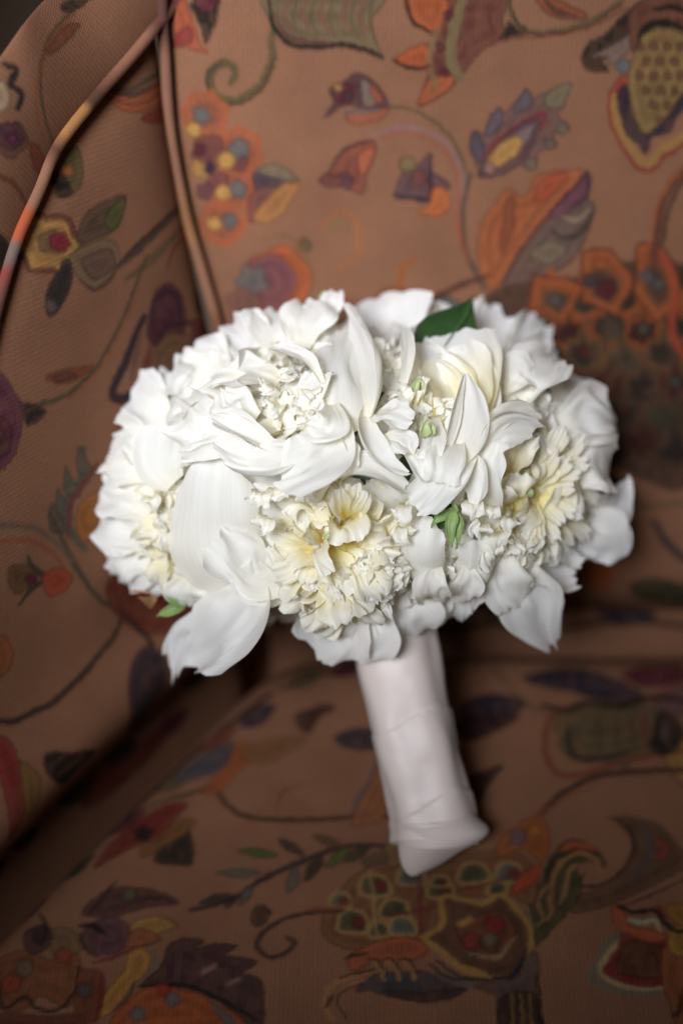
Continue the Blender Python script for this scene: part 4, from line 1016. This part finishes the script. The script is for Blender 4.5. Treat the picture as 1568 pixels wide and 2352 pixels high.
# loose petals between the blooms
_all = [(pk, 640, 800), (pi_, 900, 790), (pr, 1170, 810), (pj, 1225, 890), (pg, 500, 850), (pl, 345, 960), (pll, 290, 1150), (pbk, 1330, 1030), (pc, 680, 930),
        (pB, 985, 940), (pf, 395, 1230), (pA, 795, 1250), (pD, 1235, 1140), (pE, 1035, 1270), (pL, 1170, 1290), (pK, 470, 1350), (pu, 830, 1400)]
_r = random.Random(77)
for i in range(95):
    u = 1 - 2 * (i + .5) / 95; az = i * 2.39996
    q = math.sqrt(1 - u * u)
    dd = unit(R_ * q * math.cos(az) + U_ * u + F_ * q * math.sin(az))
    if dd @ F_ > .35: continue
    front = dd @ F_ < -.5
    cpt = DC + R_ * (dd @ R_) * DRX * .97 + U_ * (dd @ U_) * DRY * .97 + F_ * (dd @ F_) * DRZ * .93
    nn = dnormal(cpt)
    v = cpt - CAM; dz_ = v @ F_
    gx = 784 + (v @ R_) / dz_ / .24 * 784; gy = 1176 - (v @ U_) / dz_ / .36 * 1176
    pe = min(_all, key=lambda t: (t[1] - gx) ** 2 + (t[2] - gy) ** 2)[0]
    tg = unit(np.cross(nn, unit(np.array([_r.gauss(0, 1), _r.gauss(0, 1), _r.gauss(0, 1)]))))
    L_ = _r.uniform(.016, .026)
    if front: cpt = cpt - nn * .010
    petal(pe, cpt - nn * .030 - tg * L_ * .6, cpt + nn * .002 - tg * L_ * .3, cpt - nn * .004 + tg * L_, unit(nn - tg * .5), _r.uniform(.026, .04), phi=(.8, _r.uniform(-.4, .6)), ruf=.12, fr=3.8, base=.4,
          widest=.75, taper=.05, kround=.12, notch=.06, seed=9000 + i, nu=17, nv=17, yel=.2, ylen=.5, crumple=.35)
# dark foliage packed inside the dome
nu_, nv_ = 40, 24
th_ = np.linspace(0, 2 * np.pi, nu_)[:, None] * np.ones((1, nv_)); k_ = np.linspace(0, np.pi, nv_)[None, :] * np.ones((nu_, 1))
bumps = .62 + .06 * np.sin(9 * th_) * np.sin(7 * k_)
cv = DC + (bumps * np.sin(k_) * np.cos(th_) * DRX)[..., None] * R_ + (bumps * np.sin(k_) * np.sin(th_) * DRZ)[..., None] * F_ + (bumps * np.cos(k_) * DRY)[..., None] * U_
link('foliage_core', raw_mesh('foliage_core', cv.reshape(-1, 3), grid_faces(nu_, nv_)), M_LEAF, bouquet)

# small rosette folded into the centre bloom, yellow fans in the open hearts
pR = bloom(862, 1330, 66, camv(.1, -.2, 1), 41, n_big=16, n_small=16, yel=.3, dz=-12, n_guard=3, wide=.55, small_w=.4, guard_th=(60, 75))
for i, (x, y, w_) in enumerate(((668, 1300, 60), (690, 1335, 62), (728, 1352, 66), (768, 1345, 62), (800, 1325, 54), (700, 1240, 50), (812, 1110, 60), (780, 1120, 46), (840, 1130, 44))):
    up = y < 1200
    petal(pA, G3(750 + (50 if up else 0), 1250 - (60 if up else 0), 16), G3((750 + x) / 2 + (20 if up else 0), (1250 + y) / 2 - 5, 2 - 3 * (i % 3)), G3(x, y, -10 - 2 * (i % 2)), camv(.1, .4 if not up else -.4, 1), w_ * PX * 1.1, phi=(1.0, .6), ruf=.12, fr=4, base=.35,
          widest=.8, taper=.1, kround=.12, notch=.07, seed=500 + i, nu=19, nv=20, yel=1.0, ylen=.95, crumple=.3)
for i in range(20):
    an_ = math.radians(-62 + 150 * (i % 10) / 9 + (7 if i > 9 else 0)); rr_ = (112 if i > 9 else 158) + 12 * math.sin(i * 2.3)
    x, y = 1218 + rr_ * math.cos(an_), 1128 + rr_ * math.sin(an_) * 1.05
    if x > 1395: x = 1395 - (i % 3) * 8
    petal(pD, G3(1216 + 10 * math.cos(an_), 1128 + 10 * math.sin(an_), 26), G3(1218 + rr_ * .55 * math.cos(an_), 1128 + rr_ * .55 * math.sin(an_), 14 if i > 9 else 17), G3(x, y, -3 if i > 9 else -5), camv(-.3 * math.cos(an_), .3 * math.sin(an_), 1),
          (42 if i > 9 else 50) * PX, phi=(1.1, .7), ruf=.12, fr=4, base=.4, widest=.75, taper=.1, kround=.12, notch=.09, seed=600 + i, nu=17, nv=20, yel=.85, ylen=1.0, ycol=np.array([.93, .82, .30]), crumple=.22)

# hero petals of the front blooms ---------------------------------
# top bloom: tall folded petal with rolled edge, shelf of petals over the centre bloom
hero(pc, (795, 1000, -2), (750, 880, -22), (785, 722, -2), (-.2, .3, .95), 180, phi=(-.7, -.9), base=.45, widest=.65, taper=.2, kround=.18, crumple=.3)
hero(pc, (690, 980, -2), (720, 900, -10), (735, 850, -8), (-.3, .3, .95), 70, phi=(.8, .5), ruf=.1, notch=.06, kround=.1)
hero(pc, (850, 960, -4), (905, 850, -16), (790, 700, -2), (-.75, .1, .65), 110, phi=(1.5, 1.4), taper=.4)
hero(pc, (740, 880, -10), (700, 800, -22), (618, 796, -14), (.2, .5, .9), 56, phi=(1.3, 1.0), taper=.3)
hero(pc, (745, 735, 0), (758, 710, -4), (768, 670, 4), (0, .2, 1), 60, phi=(.4, .5), base=.7, kround=.05, notch=.08, ruf=.08)
hero(pc, (560, 1000, -2), (480, 960, -14), (430, 905, -6), (-.15, .1, 1), 120, phi=(.3, -.3), ruf=.1, fr=3.4, notch=.07, kround=.1, crumple=.5)
hero(pc, (590, 960, -2), (540, 930, -14), (510, 900, -8), (-.1, .1, 1), 100, phi=(.4, -.3), ruf=.1, fr=3.4, notch=.07, kround=.1, crumple=.5)
hero(pc, (560, 1020, -4), (480, 1020, -16), (418, 1030, -8), (-.1, .3, .9), 90, phi=(.5, -.5), ruf=.09, notch=.06, kround=.12, crumple=.5)
hero(pc, (640, 1040, -8), (560, 985, -26), (486, 958, -14), (0, .5, .8), 84, phi=(1.1, .9), taper=.4)
hero(pc, (640, 1055, -4), (560, 1060, -20), (490, 1010, -12), (0, .2, .9), 70, phi=(1.1, .9), taper=.4)
hero(pc, (735, 1000, -4), (640, 1090, -24), (515, 1046, -14), (-.1, .5, .85), 100, phi=(.7, .5), taper=.3, kround=.3)
hero(pc, (770, 960, -8), (770, 1070, -26), (635, 1098, -20), (.05, .5, .85), 150, phi=(.6, .4), taper=.1, kround=.18, base=.45)
hero(pc, (760, 930, -8), (780, 990, -24), (710, 985, -20), (.1, .4, .9), 100, phi=(.8, .3), ruf=.08, notch=.07, kround=.1, crumple=.4)
hero(pc, (560, 880, 2), (480, 880, -6), (395, 950, 2), (-.3, .6, .7), 150, phi=(.6, .4), ruf=.05)
hero(pc, (640, 880, 4), (560, 850, -8), (490, 880, 2), (-.1, .7, .6), 150, phi=(.6, .4), ruf=.03, yel=.2)
# bloom with green carpels: hood, pointed petal, curled petal, lower petals
hero(pB, (1030, 1020, 22), (1060, 900, 26), (1035, 768, 0), (-.1, -.35, .95), 300, phi=(1.25, 1.35), kround=.2, ruf=.03, base=.5, widest=.5, taper=.1, yel=.35, ylen=.8, crumple=.12)
hero(pB, (1020, 1000, 16), (1070, 900, 12), (1040, 800, 4), (-.1, -.35, .95), 200, phi=(1.25, 1.2), kround=.2, ruf=.05, base=.5, widest=.5, taper=.1, yel=.5, ylen=.9, crumple=.2)
hero(pB, (1130, 1010, 8), (1165, 900, -4), (1110, 820, 0), (-.7, -.2, .6), 60, phi=(1.0, .8), taper=.3)
hero(pB, (1090, 960, 12), (1110, 860, 4), (1020, 815, 6), (-.5, -.5, .6), 80, phi=(1.0, .8), yel=.5, ylen=.9)
hero(pB, (1070, 940, 12), (1070, 860, 6), (1000, 830, 8), (-.3, -.5, .6), 60, phi=(1.0, .8), yel=.5, ylen=.9)
hero(pB, (1035, 1075, -2), (1115, 960, -18), (1066, 852, -16), (-.5, .1, .85), 112, phi=(.45, .4), taper=.9, kround=.5, widest=.4, crumple=.1)
hero(pB, (1010, 1075, -4), (1040, 960, -18), (1068, 856, -18), (.85, .1, .5), 50, phi=(.7, .5), taper=.8, kround=.5, crumple=.1)
hero(pB, (845, 925, 2), (800, 1050, -18), (940, 1086, -14), (.55, .5, .75), 84, phi=(1.5, 1.2), taper=.4, widest=.45, crumple=.12)
hero(pB, (860, 950, 2), (890, 950, -14), (950, 955, -14), (.1, .4, .9), 84, phi=(.6, .5), ruf=.08, notch=.06, crumple=.4)
hero(pB, (880, 1010, 0), (920, 1000, -12), (950, 1040, -12), (.1, .4, .9), 70, phi=(.6, .5), ruf=.08, notch=.06, crumple=.4)
hero(pB, (1080, 1030, 0), (1040, 1080, -18), (950, 1172, -8), (0, .35, .95), 112, phi=(1.0, .7), taper=.1, kround=.15, crumple=.3)
hero(pB, (1050, 1010, 0), (1020, 1060, -22), (1010, 1110, -14), (0, .6, .8), 96, phi=(.9, .5), ruf=.1, kround=.12, notch=.06)
hero(pB, (930, 1030, 0), (960, 1060, -16), (985, 1100, -12), (0, .5, .8), 60, phi=(.9, .5), ruf=.1, kround=.12, notch=.06)
hero(pB, (1000, 960, 4), (1000, 1010, -12), (980, 1060, -10), (0, .5, .8), 56, phi=(.9, .5), ruf=.12, kround=.12, notch=.08)
hero(pB, (1060, 1040, 0), (1120, 1080, -16), (1082, 1165, -8), (-.5, .1, .85), 76, phi=(.9, .7), taper=.4, crumple=.15)
hero(pB, (925, 880, -2), (945, 800, -12), (928, 752, -8), (0, .2, 1), 40, phi=(.7, .8), widest=.8, base=.6)
# hood over the central bloom
hero(pA, (735, 1150, 4), (800, 1010, -26), (935, 1130, -8), (.1, .8, .6), 116, phi=(.8, .7), taper=.1, kround=.15, base=.5, crumple=.12)
hero(pA, (790, 1030, -2), (790, 985, -14), (818, 1070, -16), (.6, .3, .8), 50, phi=(1.2, .8), taper=.4)
hero(pA, (650, 1330, 4), (570, 1330, -8), (502, 1228, -8), (.1, .2, 1), 128, phi=(.35, -.3), taper=.0, kround=.16, notch=.06, ruf=.1, fr=3.4, base=.7, crumple=.4)
hero(pA, (650, 1360, 6), (600, 1370, -8), (555, 1300, -6), (.1, .3, .95), 110, phi=(.4, .3), taper=.1, kround=.15)
# big smooth guards of the left bloom
hero(pf, (560, 1360, 8), (455, 1270, -20), (500, 1040, -4), (-.15, .2, 1), 250, phi=(-.6, -.8), widest=.45, taper=.35, kround=.25, ruf=.02, base=.6, crumple=.10)
hero(pf, (400, 1110, 4), (350, 1060, -14), (400, 975, -2), (-.35, .4, .8), 170, phi=(.6, .5), ruf=.02, kround=.2, crumple=.12)
hero(pf, (420, 1060, 2), (440, 1020, -12), (450, 970, 0), (-.2, .5, .8), 130, phi=(.5, .4), ruf=.02)
for i, (bx_, by_, tx_, ty_, w_) in enumerate(((640, 900, 600, 900, 60), (650, 930, 615, 945, 60), (700, 940, 690, 960, 56), (720, 960, 740, 985, 56), (700, 900, 720, 915, 50), (660, 880, 650, 860, 50), (760, 940, 772, 960, 44),
                                            (1110, 1200, 1100, 1230, 56), (1130, 1160, 1116, 1190, 50), (1140, 1220, 1150, 1260, 60), (1120, 1250, 1130, 1300, 60), (1170, 1190, 1178, 1220, 50), (1090, 1150, 1080, 1190, 50),
                                            (320, 1110, 300, 1130, 60), (330, 1170, 300, 1190, 60), (350, 1140, 345, 1170, 54), (340, 1230, 310, 1260, 60), (380, 1300, 350, 1330, 60), (430, 1310, 420, 1350, 60), (460, 1340, 450, 1390, 56),
                                            (600, 1130, 590, 1160, 60), (630, 1120, 640, 1150, 56), (690, 1120, 700, 1150, 56), (620, 1190, 600, 1220, 54), (930, 1160, 915, 1190, 50), (925, 1210, 935, 1240, 50))):
    pe = pc if by_ < 1000 else (pD if bx_ > 1000 else (pf if bx_ < 500 else pA))
    petal(pe, G3(bx_, by_, 6), G3((bx_ + tx_) / 2, (by_ + ty_) / 2 - 14, -16), G3(tx_, ty_, -10), camv(.1 * math.sin(i * 2), .5, .8), w_ * PX, phi=(1.1, .3 * math.sin(i * 3)), ruf=.18, fr=4.2, base=.4, widest=.8, taper=.05, kround=.1, notch=.08,
          seed=800 + i, nu=17, nv=17, yel=.3, ylen=.6, crumple=.55)
# bud between centre and right
hero(pE, (1010, 1375, 4), (930, 1290, -20), (985, 1190, 0), (-.3, .15, 1), 118, phi=(-.9, -.9), taper=.05, kround=.14, base=.55, crumple=.1)
hero(pE, (1030, 1370, 4), (1120, 1320, -20), (1095, 1236, -6), (.2, .2, 1), 104, phi=(-.8, -.7), taper=.05, kround=.14, base=.55, crumple=.1)
hero(pE, (1000, 1300, -4), (985, 1345, -20), (1000, 1372, -8), (-.1, -.2, 1), 90, phi=(.7, .6), notch=.07, kround=.1)
hero(pE, (1070, 1300, -4), (1075, 1340, -16), (1060, 1366, -6), (.1, -.2, 1), 84, phi=(.7, .6), notch=.07, kround=.1)
# right bloom: hooded roll at upper left, side petals, lower cup
hero(pD, (1120, 1080, 0), (1100, 950, -22), (1235, 985, -14), (.2, -.2, 1), 100, phi=(1.1, 1.1), taper=.2, ruf=.09, crumple=.3)
hero(pD, (1115, 1040, 2), (1120, 930, -18), (1248, 955, -10), (.1, .4, .8), 70, phi=(1.1, 1.1), ruf=.1, crumple=.3)
hero(pD, (1140, 1180, 4), (1105, 1110, -12), (1130, 1010, -10), (-.3, .2, 1), 84, phi=(.8, .8), taper=.3)
hero(pD, (1180, 1230, 2), (1230, 1350, -10), (1322, 1330, -2), (.1, .4, .9), 96, phi=(1.1, .9), taper=.1, notch=.07, kround=.12)
hero(pD, (1190, 1240, 0), (1200, 1330, -14), (1270, 1340, -8), (-.1, .4, .9), 84, phi=(1.0, .8), taper=.2, notch=.05)
hero(pD, (1250, 1250, 2), (1300, 1300, -10), (1335, 1280, -6), (.1, .3, .9), 60, phi=(1.0, .8), taper=.2, notch=.08)

# rim and hanging petals (absolute depth) ---------------------------
zr = .80
hero_abs(pbk, (1270, 1000, .775), (1370, 930, .77), (1405, 985, .80), (.3, .3, .85), 170, phi=(.5, .5), ruf=.04, notch=.04, kround=.2)
hero_abs(pbk, (1290, 1100, .775), (1380, 1040, .76), (1405, 1080, .79), (.4, .1, .85), 150, phi=(.8, .7), ruf=.03)
hero_abs(pbk, (1300, 1150, .785), (1410, 1240, .79), (1450, 1095, .81), (.3, .0, .9), 120, phi=(.6, .6), taper=.8, kround=.4)
hero_abs(pbk, (1280, 1200, .785), (1380, 1250, .79), (1355, 1285, .80), (.3, -.1, .9), 200, phi=(.5, .5), taper=.2)
hero_abs(pbk, (1290, 960, .79), (1330, 870, .80), (1290, 860, .82), (.3, .5, .7), 160, phi=(.5, .5), ruf=.06)
hero_abs(pj, (1180, 930, .76), (1230, 830, .75), (1290, 820, .78), (.1, .5, .8), 150, phi=(.8, .8), ruf=.09, fr=3.5)
hero_abs(pj, (1150, 900, .76), (1190, 830, .75), (1230, 870, .76), (.1, .5, .8), 120, phi=(.9, .9), ruf=.1, fr=3.5)
hero_abs(pr, (1120, 860, .80), (1110, 760, .81), (1120, 690, .83), (.2, .1, .9), 120, phi=(.4, .3), ruf=.1, fr=4, notch=.08, wcol=WHITE * .97)
hero_abs(pr, (1180, 860, .80), (1210, 790, .81), (1240, 730, .84), (.2, .1, .9), 120, phi=(.4, .3), ruf=.1, fr=4, notch=.1, wcol=WHITE * .97)
hero_abs(pr, (1180, 880, .80), (1230, 830, .81), (1270, 790, .83), (.3, .1, .9), 110, phi=(.4, .3), ruf=.1, fr=4, notch=.08)
hero_abs(pi_, (920, 850, .80), (890, 760, .80), (860, 676, .815), (.0, .1, 1), 220, phi=(.4, .4), taper=.3, kround=.3, ruf=.02)
hero_abs(pi_, (960, 850, .81), (970, 760, .815), (960, 690, .83), (.0, .1, 1), 200, phi=(.3, .3), taper=.3, ruf=.03)
hero_abs(pi_, (1000, 820, .82), (1050, 740, .825), (1050, 684, .84), (.1, .1, 1), 140, phi=(.3, .3), ruf=.1, notch=.08)
hero_abs(pk, (620, 850, .77), (560, 790, .77), (530, 735, .79), (-.2, .3, .9), 150, phi=(.5, .4), ruf=.06, notch=.06)
hero_abs(pk, (650, 820, .76), (640, 750, .765), (640, 705, .785), (0, .3, .9), 170, phi=(.5, .4), ruf=.08, notch=.06)
hero_abs(pk, (690, 800, .755), (700, 740, .76), (705, 690, .78), (0, .3, .9), 130, phi=(.5, .4), ruf=.08, notch=.06)
hero_abs(pg, (520, 900, .76), (440, 880, .77), (410, 820, .79), (-.3, .4, .85), 150, phi=(.5, .4), ruf=.07, notch=.06)
hero_abs(pg, (510, 880, .76), (480, 820, .77), (450, 790, .79), (-.3, .4, .85), 120, phi=(.5, .4), ruf=.08, notch=.06)
hero_abs(pg, (500, 920, .75), (420, 900, .75), (370, 960, .775), (-.3, .5, .8), 160, phi=(.5, .4), ruf=.05)
hero_abs(pl, (390, 1000, .77), (330, 930, .78), (285, 880, .80), (-.3, .3, .85), 150, phi=(.5, .4), ruf=.07, notch=.06)
hero_abs(pl, (370, 960, .78), (350, 900, .79), (345, 850, .81), (-.2, .2, .9), 90, phi=(.5, .4), ruf=.1, notch=.08)
hero_abs(pl, (350, 1050, .77), (270, 1010, .78), (215, 1010, .81), (-.4, .3, .85), 160, phi=(.6, .5), ruf=.04)
hero_abs(pll, (370, 1080, .765), (270, 1040, .765), (222, 1030, .79), (-.3, .2, .95), 150, phi=(.5, -.3), ruf=.06, kround=.36, taper=.3, base=.5)
hero_abs(pll, (370, 1160, .77), (270, 1120, .762), (214, 1110, .79), (-.3, .1, .95), 150, phi=(.6, .3), ruf=.07, kround=.36, taper=.3, base=.5)
hero_abs(pll, (370, 1210, .77), (270, 1200, .765), (214, 1185, .79), (-.3, .0, .95), 170, phi=(.6, .3), ruf=.06, kround=.36, taper=.3, base=.5)
hero_abs(pll, (370, 1260, .775), (280, 1270, .77), (232, 1275, .795), (-.3, -.1, .95), 130, phi=(.5, -.3), ruf=.12, notch=.09, kround=.28, taper=.25, base=.5)
hero_abs(pll, (390, 1280, .78), (310, 1310, .775), (262, 1320, .80), (-.3, -.2, .9), 100, phi=(.5, -.3), ruf=.12, notch=.1, kround=.28, taper=.25, base=.5)
hero_abs(pll, (410, 1290, .78), (350, 1330, .78), (318, 1332, .80), (-.3, -.2, .9), 90, phi=(.5, .5), ruf=.12, notch=.1)
# hanging petals
hero_abs(pK, (590, 1330, .745), (580, 1440, .735), (440, 1528, .765), (-.45, .35, .85), 200, phi=(.9, .7), widest=.5, taper=.3, kround=.3, notch=.05, yel=.1, ruf=.09, crumple=.3)
hero_abs(pK, (500, 1400, .765), (430, 1440, .765), (402, 1556, .785), (.1, .1, 1), 90, phi=(-.4, -.6), ruf=.14, fr=3.6, taper=.35, notch=.08, crumple=.5)
hero_abs(pK, (440, 1320, .76), (420, 1360, .755), (440, 1390, .765), (-.2, -.2, 1), 110, phi=(.7, .5), ruf=.04, yel=.3)
hero_abs(pu, (800, 1340, .75), (780, 1420, .745), (740, 1518, .77), (-.05, -.1, 1), 180, phi=(.6, .5), widest=.55, taper=.25)
hero_abs(pu, (850, 1360, .75), (850, 1440, .745), (800, 1512, .77), (.05, -.1, 1), 160, phi=(.5, .4), widest=.55, taper=.3)
hero_abs(pu, (900, 1350, .755), (930, 1410, .745), (945, 1462, .77), (.1, -.1, 1), 160, phi=(.6, .5), taper=.3)
hero_abs(pu, (880, 1360, .735), (880, 1390, .73), (900, 1425, .735), (.1, -.1, 1), 24, phi=(.6, .5), taper=.7)
hero_abs(pL, (1180, 1270, .755), (1200, 1380, .75), (1275, 1490, .79), (-.1, .0, 1), 150, phi=(.5, .8), widest=.45, taper=.75, kround=.4, notch=.05)
hero_abs(pL, (1150, 1250, .745), (1140, 1330, .735), (1185, 1390, .755), (-.1, .0, 1), 120, phi=(.6, .4), ruf=.06, notch=.09, kround=.1)
hero_abs(pL, (1120, 1270, .745), (1110, 1330, .74), (1085, 1400, .76), (-.1, .0, 1), 50, phi=(.6, .7), taper=.7)
hero_abs(pE, (1040, 1340, .76), (1010, 1390, .76), (1005, 1440, .775), (-.1, .0, 1), 50, phi=(.7, .7), taper=.5, ruf=.1)
hero_abs(pE, (1050, 1340, .76), (1050, 1390, .76), (1050, 1425, .775), (0, .0, 1), 60, phi=(.5, .7), ruf=.12, notch=.12)
hero_abs(pE, (1020, 1340, .75), (980, 1380, .75), (985, 1405, .76), (-.1, .0, 1), 40, phi=(.7, .7), taper=.5, ruf=.1)

# ------------------------------------------------------------------ leaves, sepals, stems
def leaf_obj(name, root, ctrl, tip, nrm, wpx, mat, parent, **k):
    kw = dict(phi=(.5, .3), ruf=.02, fr=2, base=.2, widest=.45, taper=.97, kround=.6, notch=0, nu=15, nv=22, seed=3)
    kw.update(k)
    V, Fc, col, uv = petal_arrays(P(*root), P(*ctrl), P(*tip), camv(*nrm), wpx * PX, **kw)
    me = raw_mesh(name, V, Fc, color=col, uv=uv)
    o = link(name, me, mat, parent)
    sm = o.modifiers.new('thickness', 'SOLIDIFY'); sm.thickness = 0.0005
    return o
lf = leaf_obj('leaf', (970, 860, .775), (1035, 790, .765), (1088, 676, .79), (.1, .1, 1), 200, M_LEAF, bouquet, phi=(.55, .4), widest=.4, taper=.98, kround=.75, crumple=.06, nu=21, nv=30)
tube('midrib', catmull(np.array([P(970, 860, .7745), P(1008, 815, .7685), P(1040, 765, .7695), P(1072, 720, .777), P(1087, 680, .788)]), 8), .0004, lambda t: np.tile(GRN, (len(t), 1)), lf, leaf_material('leaf_rib', (.04, .10, .03), (.06, .13, .04)), seg=6)
lf['label'] = 'large dark green leaf between the top petals'
g1 = leaf_obj('leaf', (1150, 1330, .79), (1155, 1380, .79), (1160, 1432, .80), (0, 0, 1), 46, M_GREEN, bouquet, taper=.4, kround=.2)
leaf_obj('leaf', (800, 985, .735), (812, 1000, .73), (818, 975, .735), (0, .3, 1), 34, M_LEAF, bouquet)
leaf_obj('leaf', (740, 690, .785), (742, 680, .785), (738, 670, .79), (0, .3, 1), 24, M_GREEN, bouquet)
def sepal(pts, depth, w, mat, tip=.96, name='sepal'):
    (a, b, c) = pts
    return leaf_obj(name, (*a, depth), (*b, depth - .006), (*c, depth - .002), (0, .1, 1), w, mat, bouquet, phi=(.9, 1.2), widest=.35, taper=tip, kround=.5, ruf=.1, crumple=.3, seed=int(a[0]))
dE = dome(1040, 1210) - .012
sepal(((1042, 1170), (1030, 1200), (1038, 1258)), dE, 34, M_GREEN); sepal(((1046, 1175), (1058, 1205), (1046, 1262)), dE + .001, 24, M_GREEN)
sepal(((1044, 1178), (1010, 1180), (988, 1212)), dE + .002, 22, M_GREEN); sepal(((1042, 1185), (1050, 1165), (1036, 1150)), dE + .002, 14, M_GREEN)
sepal(((1010, 1215), (1016, 1190), (1034, 1180)), dE + .004, 26, M_LEAF); sepal(((990, 1180), (1010, 1165), (1040, 1160)), dE + .006, 22, M_LEAF)
dB = dome(975, 980) - .010
sepal(((978, 1005), (972, 985), (982, 962)), dB, 30, M_PALE, name='carpel'); sepal(((985, 1000), (996, 985), (992, 970)), dB + .001, 18, M_PALE, name='carpel')
sepal(((950, 900), (952, 885), (966, 866)), dB, 18, M_PALE, name='carpel'); sepal(((962, 895), (972, 885), (968, 872)), dB + .002, 12, M_PALE, name='carpel')
sepal(((1222, 1140), (1210, 1125), (1205, 1110)), dome(1215, 1125) + .012, 22, M_PALE, name='carpel')
sepal(((745, 1240), (750, 1225), (765, 1222)), dome(755, 1230) - .002, 14, M_PALE, name='carpel')
sepal(((430, 1390), (395, 1360), (372, 1355)), .765, 46, M_GREEN); sepal(((425, 1392), (390, 1400), (360, 1415)), .766, 30, M_GREEN); sepal(((420, 1385), (405, 1360), (398, 1338)), .764, 22, M_GREEN); sepal(((470, 1425), (455, 1420), (440, 1425)), .77, 20, M_GREEN)
def thin(pts, r, mat, name):
    p = np.array([P(*q) for q in pts])
    return tube(name, catmull(p, 8), r, lambda t: np.tile(GRN, (len(t), 1)), bouquet, mat, seg=7)
thin([(345, 1362, .768), (320, 1358, .77), (298, 1357, .772)], .0006, M_BROWN, 'twig')
for q in range(6):
    thin([(360, 1366 + q * 2, .768), (340 + q * 2, 1372 + q * 4, .77), (318 + q * 5, 1372 + q * 5, .772)], .00022, M_BROWN, 'stamen')

# ------------------------------------------------------------------ handle: stems under wound satin ribbon
def handle():
    H = 0.800
    axis_px = [(885, 1330, .795), (900, 1440, .795), (930, 1600, .792), (965, 1760, .788), (995, 1890, .783), (997, 1935, .780)]
    cen = catmull(np.array([P(*q) for q in axis_px]), 30)
    cen = resample(cen, 190)
    k = np.linspace(0, 1, len(cen))
    rad = np.interp(k, [0, .2, .45, .7, .88, 1], [98, 95, 92, 93, 96, 99]) * 0.000245
    T = np.gradient(cen, axis=0); T /= np.linalg.norm(T, axis=1)[:, None]
    n1 = R_[None] - (T @ R_)[:, None] * T; n1 /= np.linalg.norm(n1, axis=1)[:, None]
    n2 = np.cross(T, n1)
    if n2[0] @ F_ > 0: n2 = -n2
    seg = 96
    an = np.linspace(0, 2 * np.pi, seg)
    A, Kk = np.meshgrid(an, k)
    # overlapping turns of the ribbon: a small step along each slanted edge
    turn = (Kk * 3.1 + 0.3 + 0.10 * np.sin(A + .8) + 0.05 * np.sin(2 * A)) % 1.0
    step = 0.0009 * (1 - turn) ** 1.5 - 0.0004
    wr = 0.0009 * (vnoise(A * 2.2 + 5, Kk * 11) - .5) + 0.0022 * (vnoise(A * 1.2, Kk * 6 + 9) - .5)
    # soft vertical lie of the bundled stems
    bund = 0.0010 * np.cos(5 * A + Kk * 1.4)
    rr = rad[:, None] + step + wr + bund
    V = cen[:, None, :] + (np.cos(A) * rr)[..., None] * n1[:, None, :] + (np.sin(A) * rr * .88)[..., None] * n2[:, None, :]
    uv = np.stack([A / 6.28, Kk], -1).reshape(-1, 2)
    me = raw_mesh('handle_wrap', V.reshape(-1, 3), grid_faces(len(k), seg), color=np.ones((V.shape[0] * V.shape[1], 3)), uv=uv)
    o = link('handle_wrap', me, M_SATIN, bouquet)
    # folded end cap: ribbon turned over the cut stems, one corner standing out to the right
    rows = 60
    kk = np.linspace(0, 1, rows)
    seg2 = 120; an2 = np.linspace(0, 2 * np.pi, seg2)
    left_px = np.array([(905, 1882), (911, 1905), (914, 1930), (915, 1955), (920, 1980), (930, 2000), (942, 2011)])
    right_px = np.array([(1084, 1862), (1100, 1880), (1122, 1902), (1110, 1922), (1062, 1950), (1010, 1985), (962, 2008)])
    lp = catmull(left_px, 12); rp = catmull(right_px, 12)
    def res2(p, k_):
        d = np.r_[0, np.cumsum(np.linalg.norm(np.diff(p, axis=0), axis=1))]; s = np.linspace(0, d[-1], k_)
        return np.stack([np.interp(s, d, p[:, i]) for i in range(2)], 1)
    lp = res2(lp, rows); rp = res2(rp, rows)
    Vc = []
    for i in range(rows):
        a = P(lp[i][0], lp[i][1], .779); b = P(rp[i][0], rp[i][1], .781)
        m = (a + b) / 2; h = (b - a) / 2; hw = np.linalg.norm(h)
        dp = min(hw, 0.0225) * (1 - .55 * kk[i] ** 2.2) * .95
        for q in an2:
            fold = 0.0006 * math.sin(3 * q + 4 * kk[i])
            x = math.cos(q); y = math.sin(q)
            Vc.append(m + h * x * (1 + .0) - F_ * ((dp + fold + 0.0006 * (kk[i] < .06)) * y * (1 - .35 * max(0, x) ** 3 * kk[i])))
    Vc = np.array(Vc)
    me = raw_mesh('ribbon_fold', Vc, grid_faces(rows, seg2), color=np.ones((len(Vc), 3)), uv=np.zeros((len(Vc), 2)))
    o = link('ribbon_fold', me, M_SATIN, bouquet)
handle()
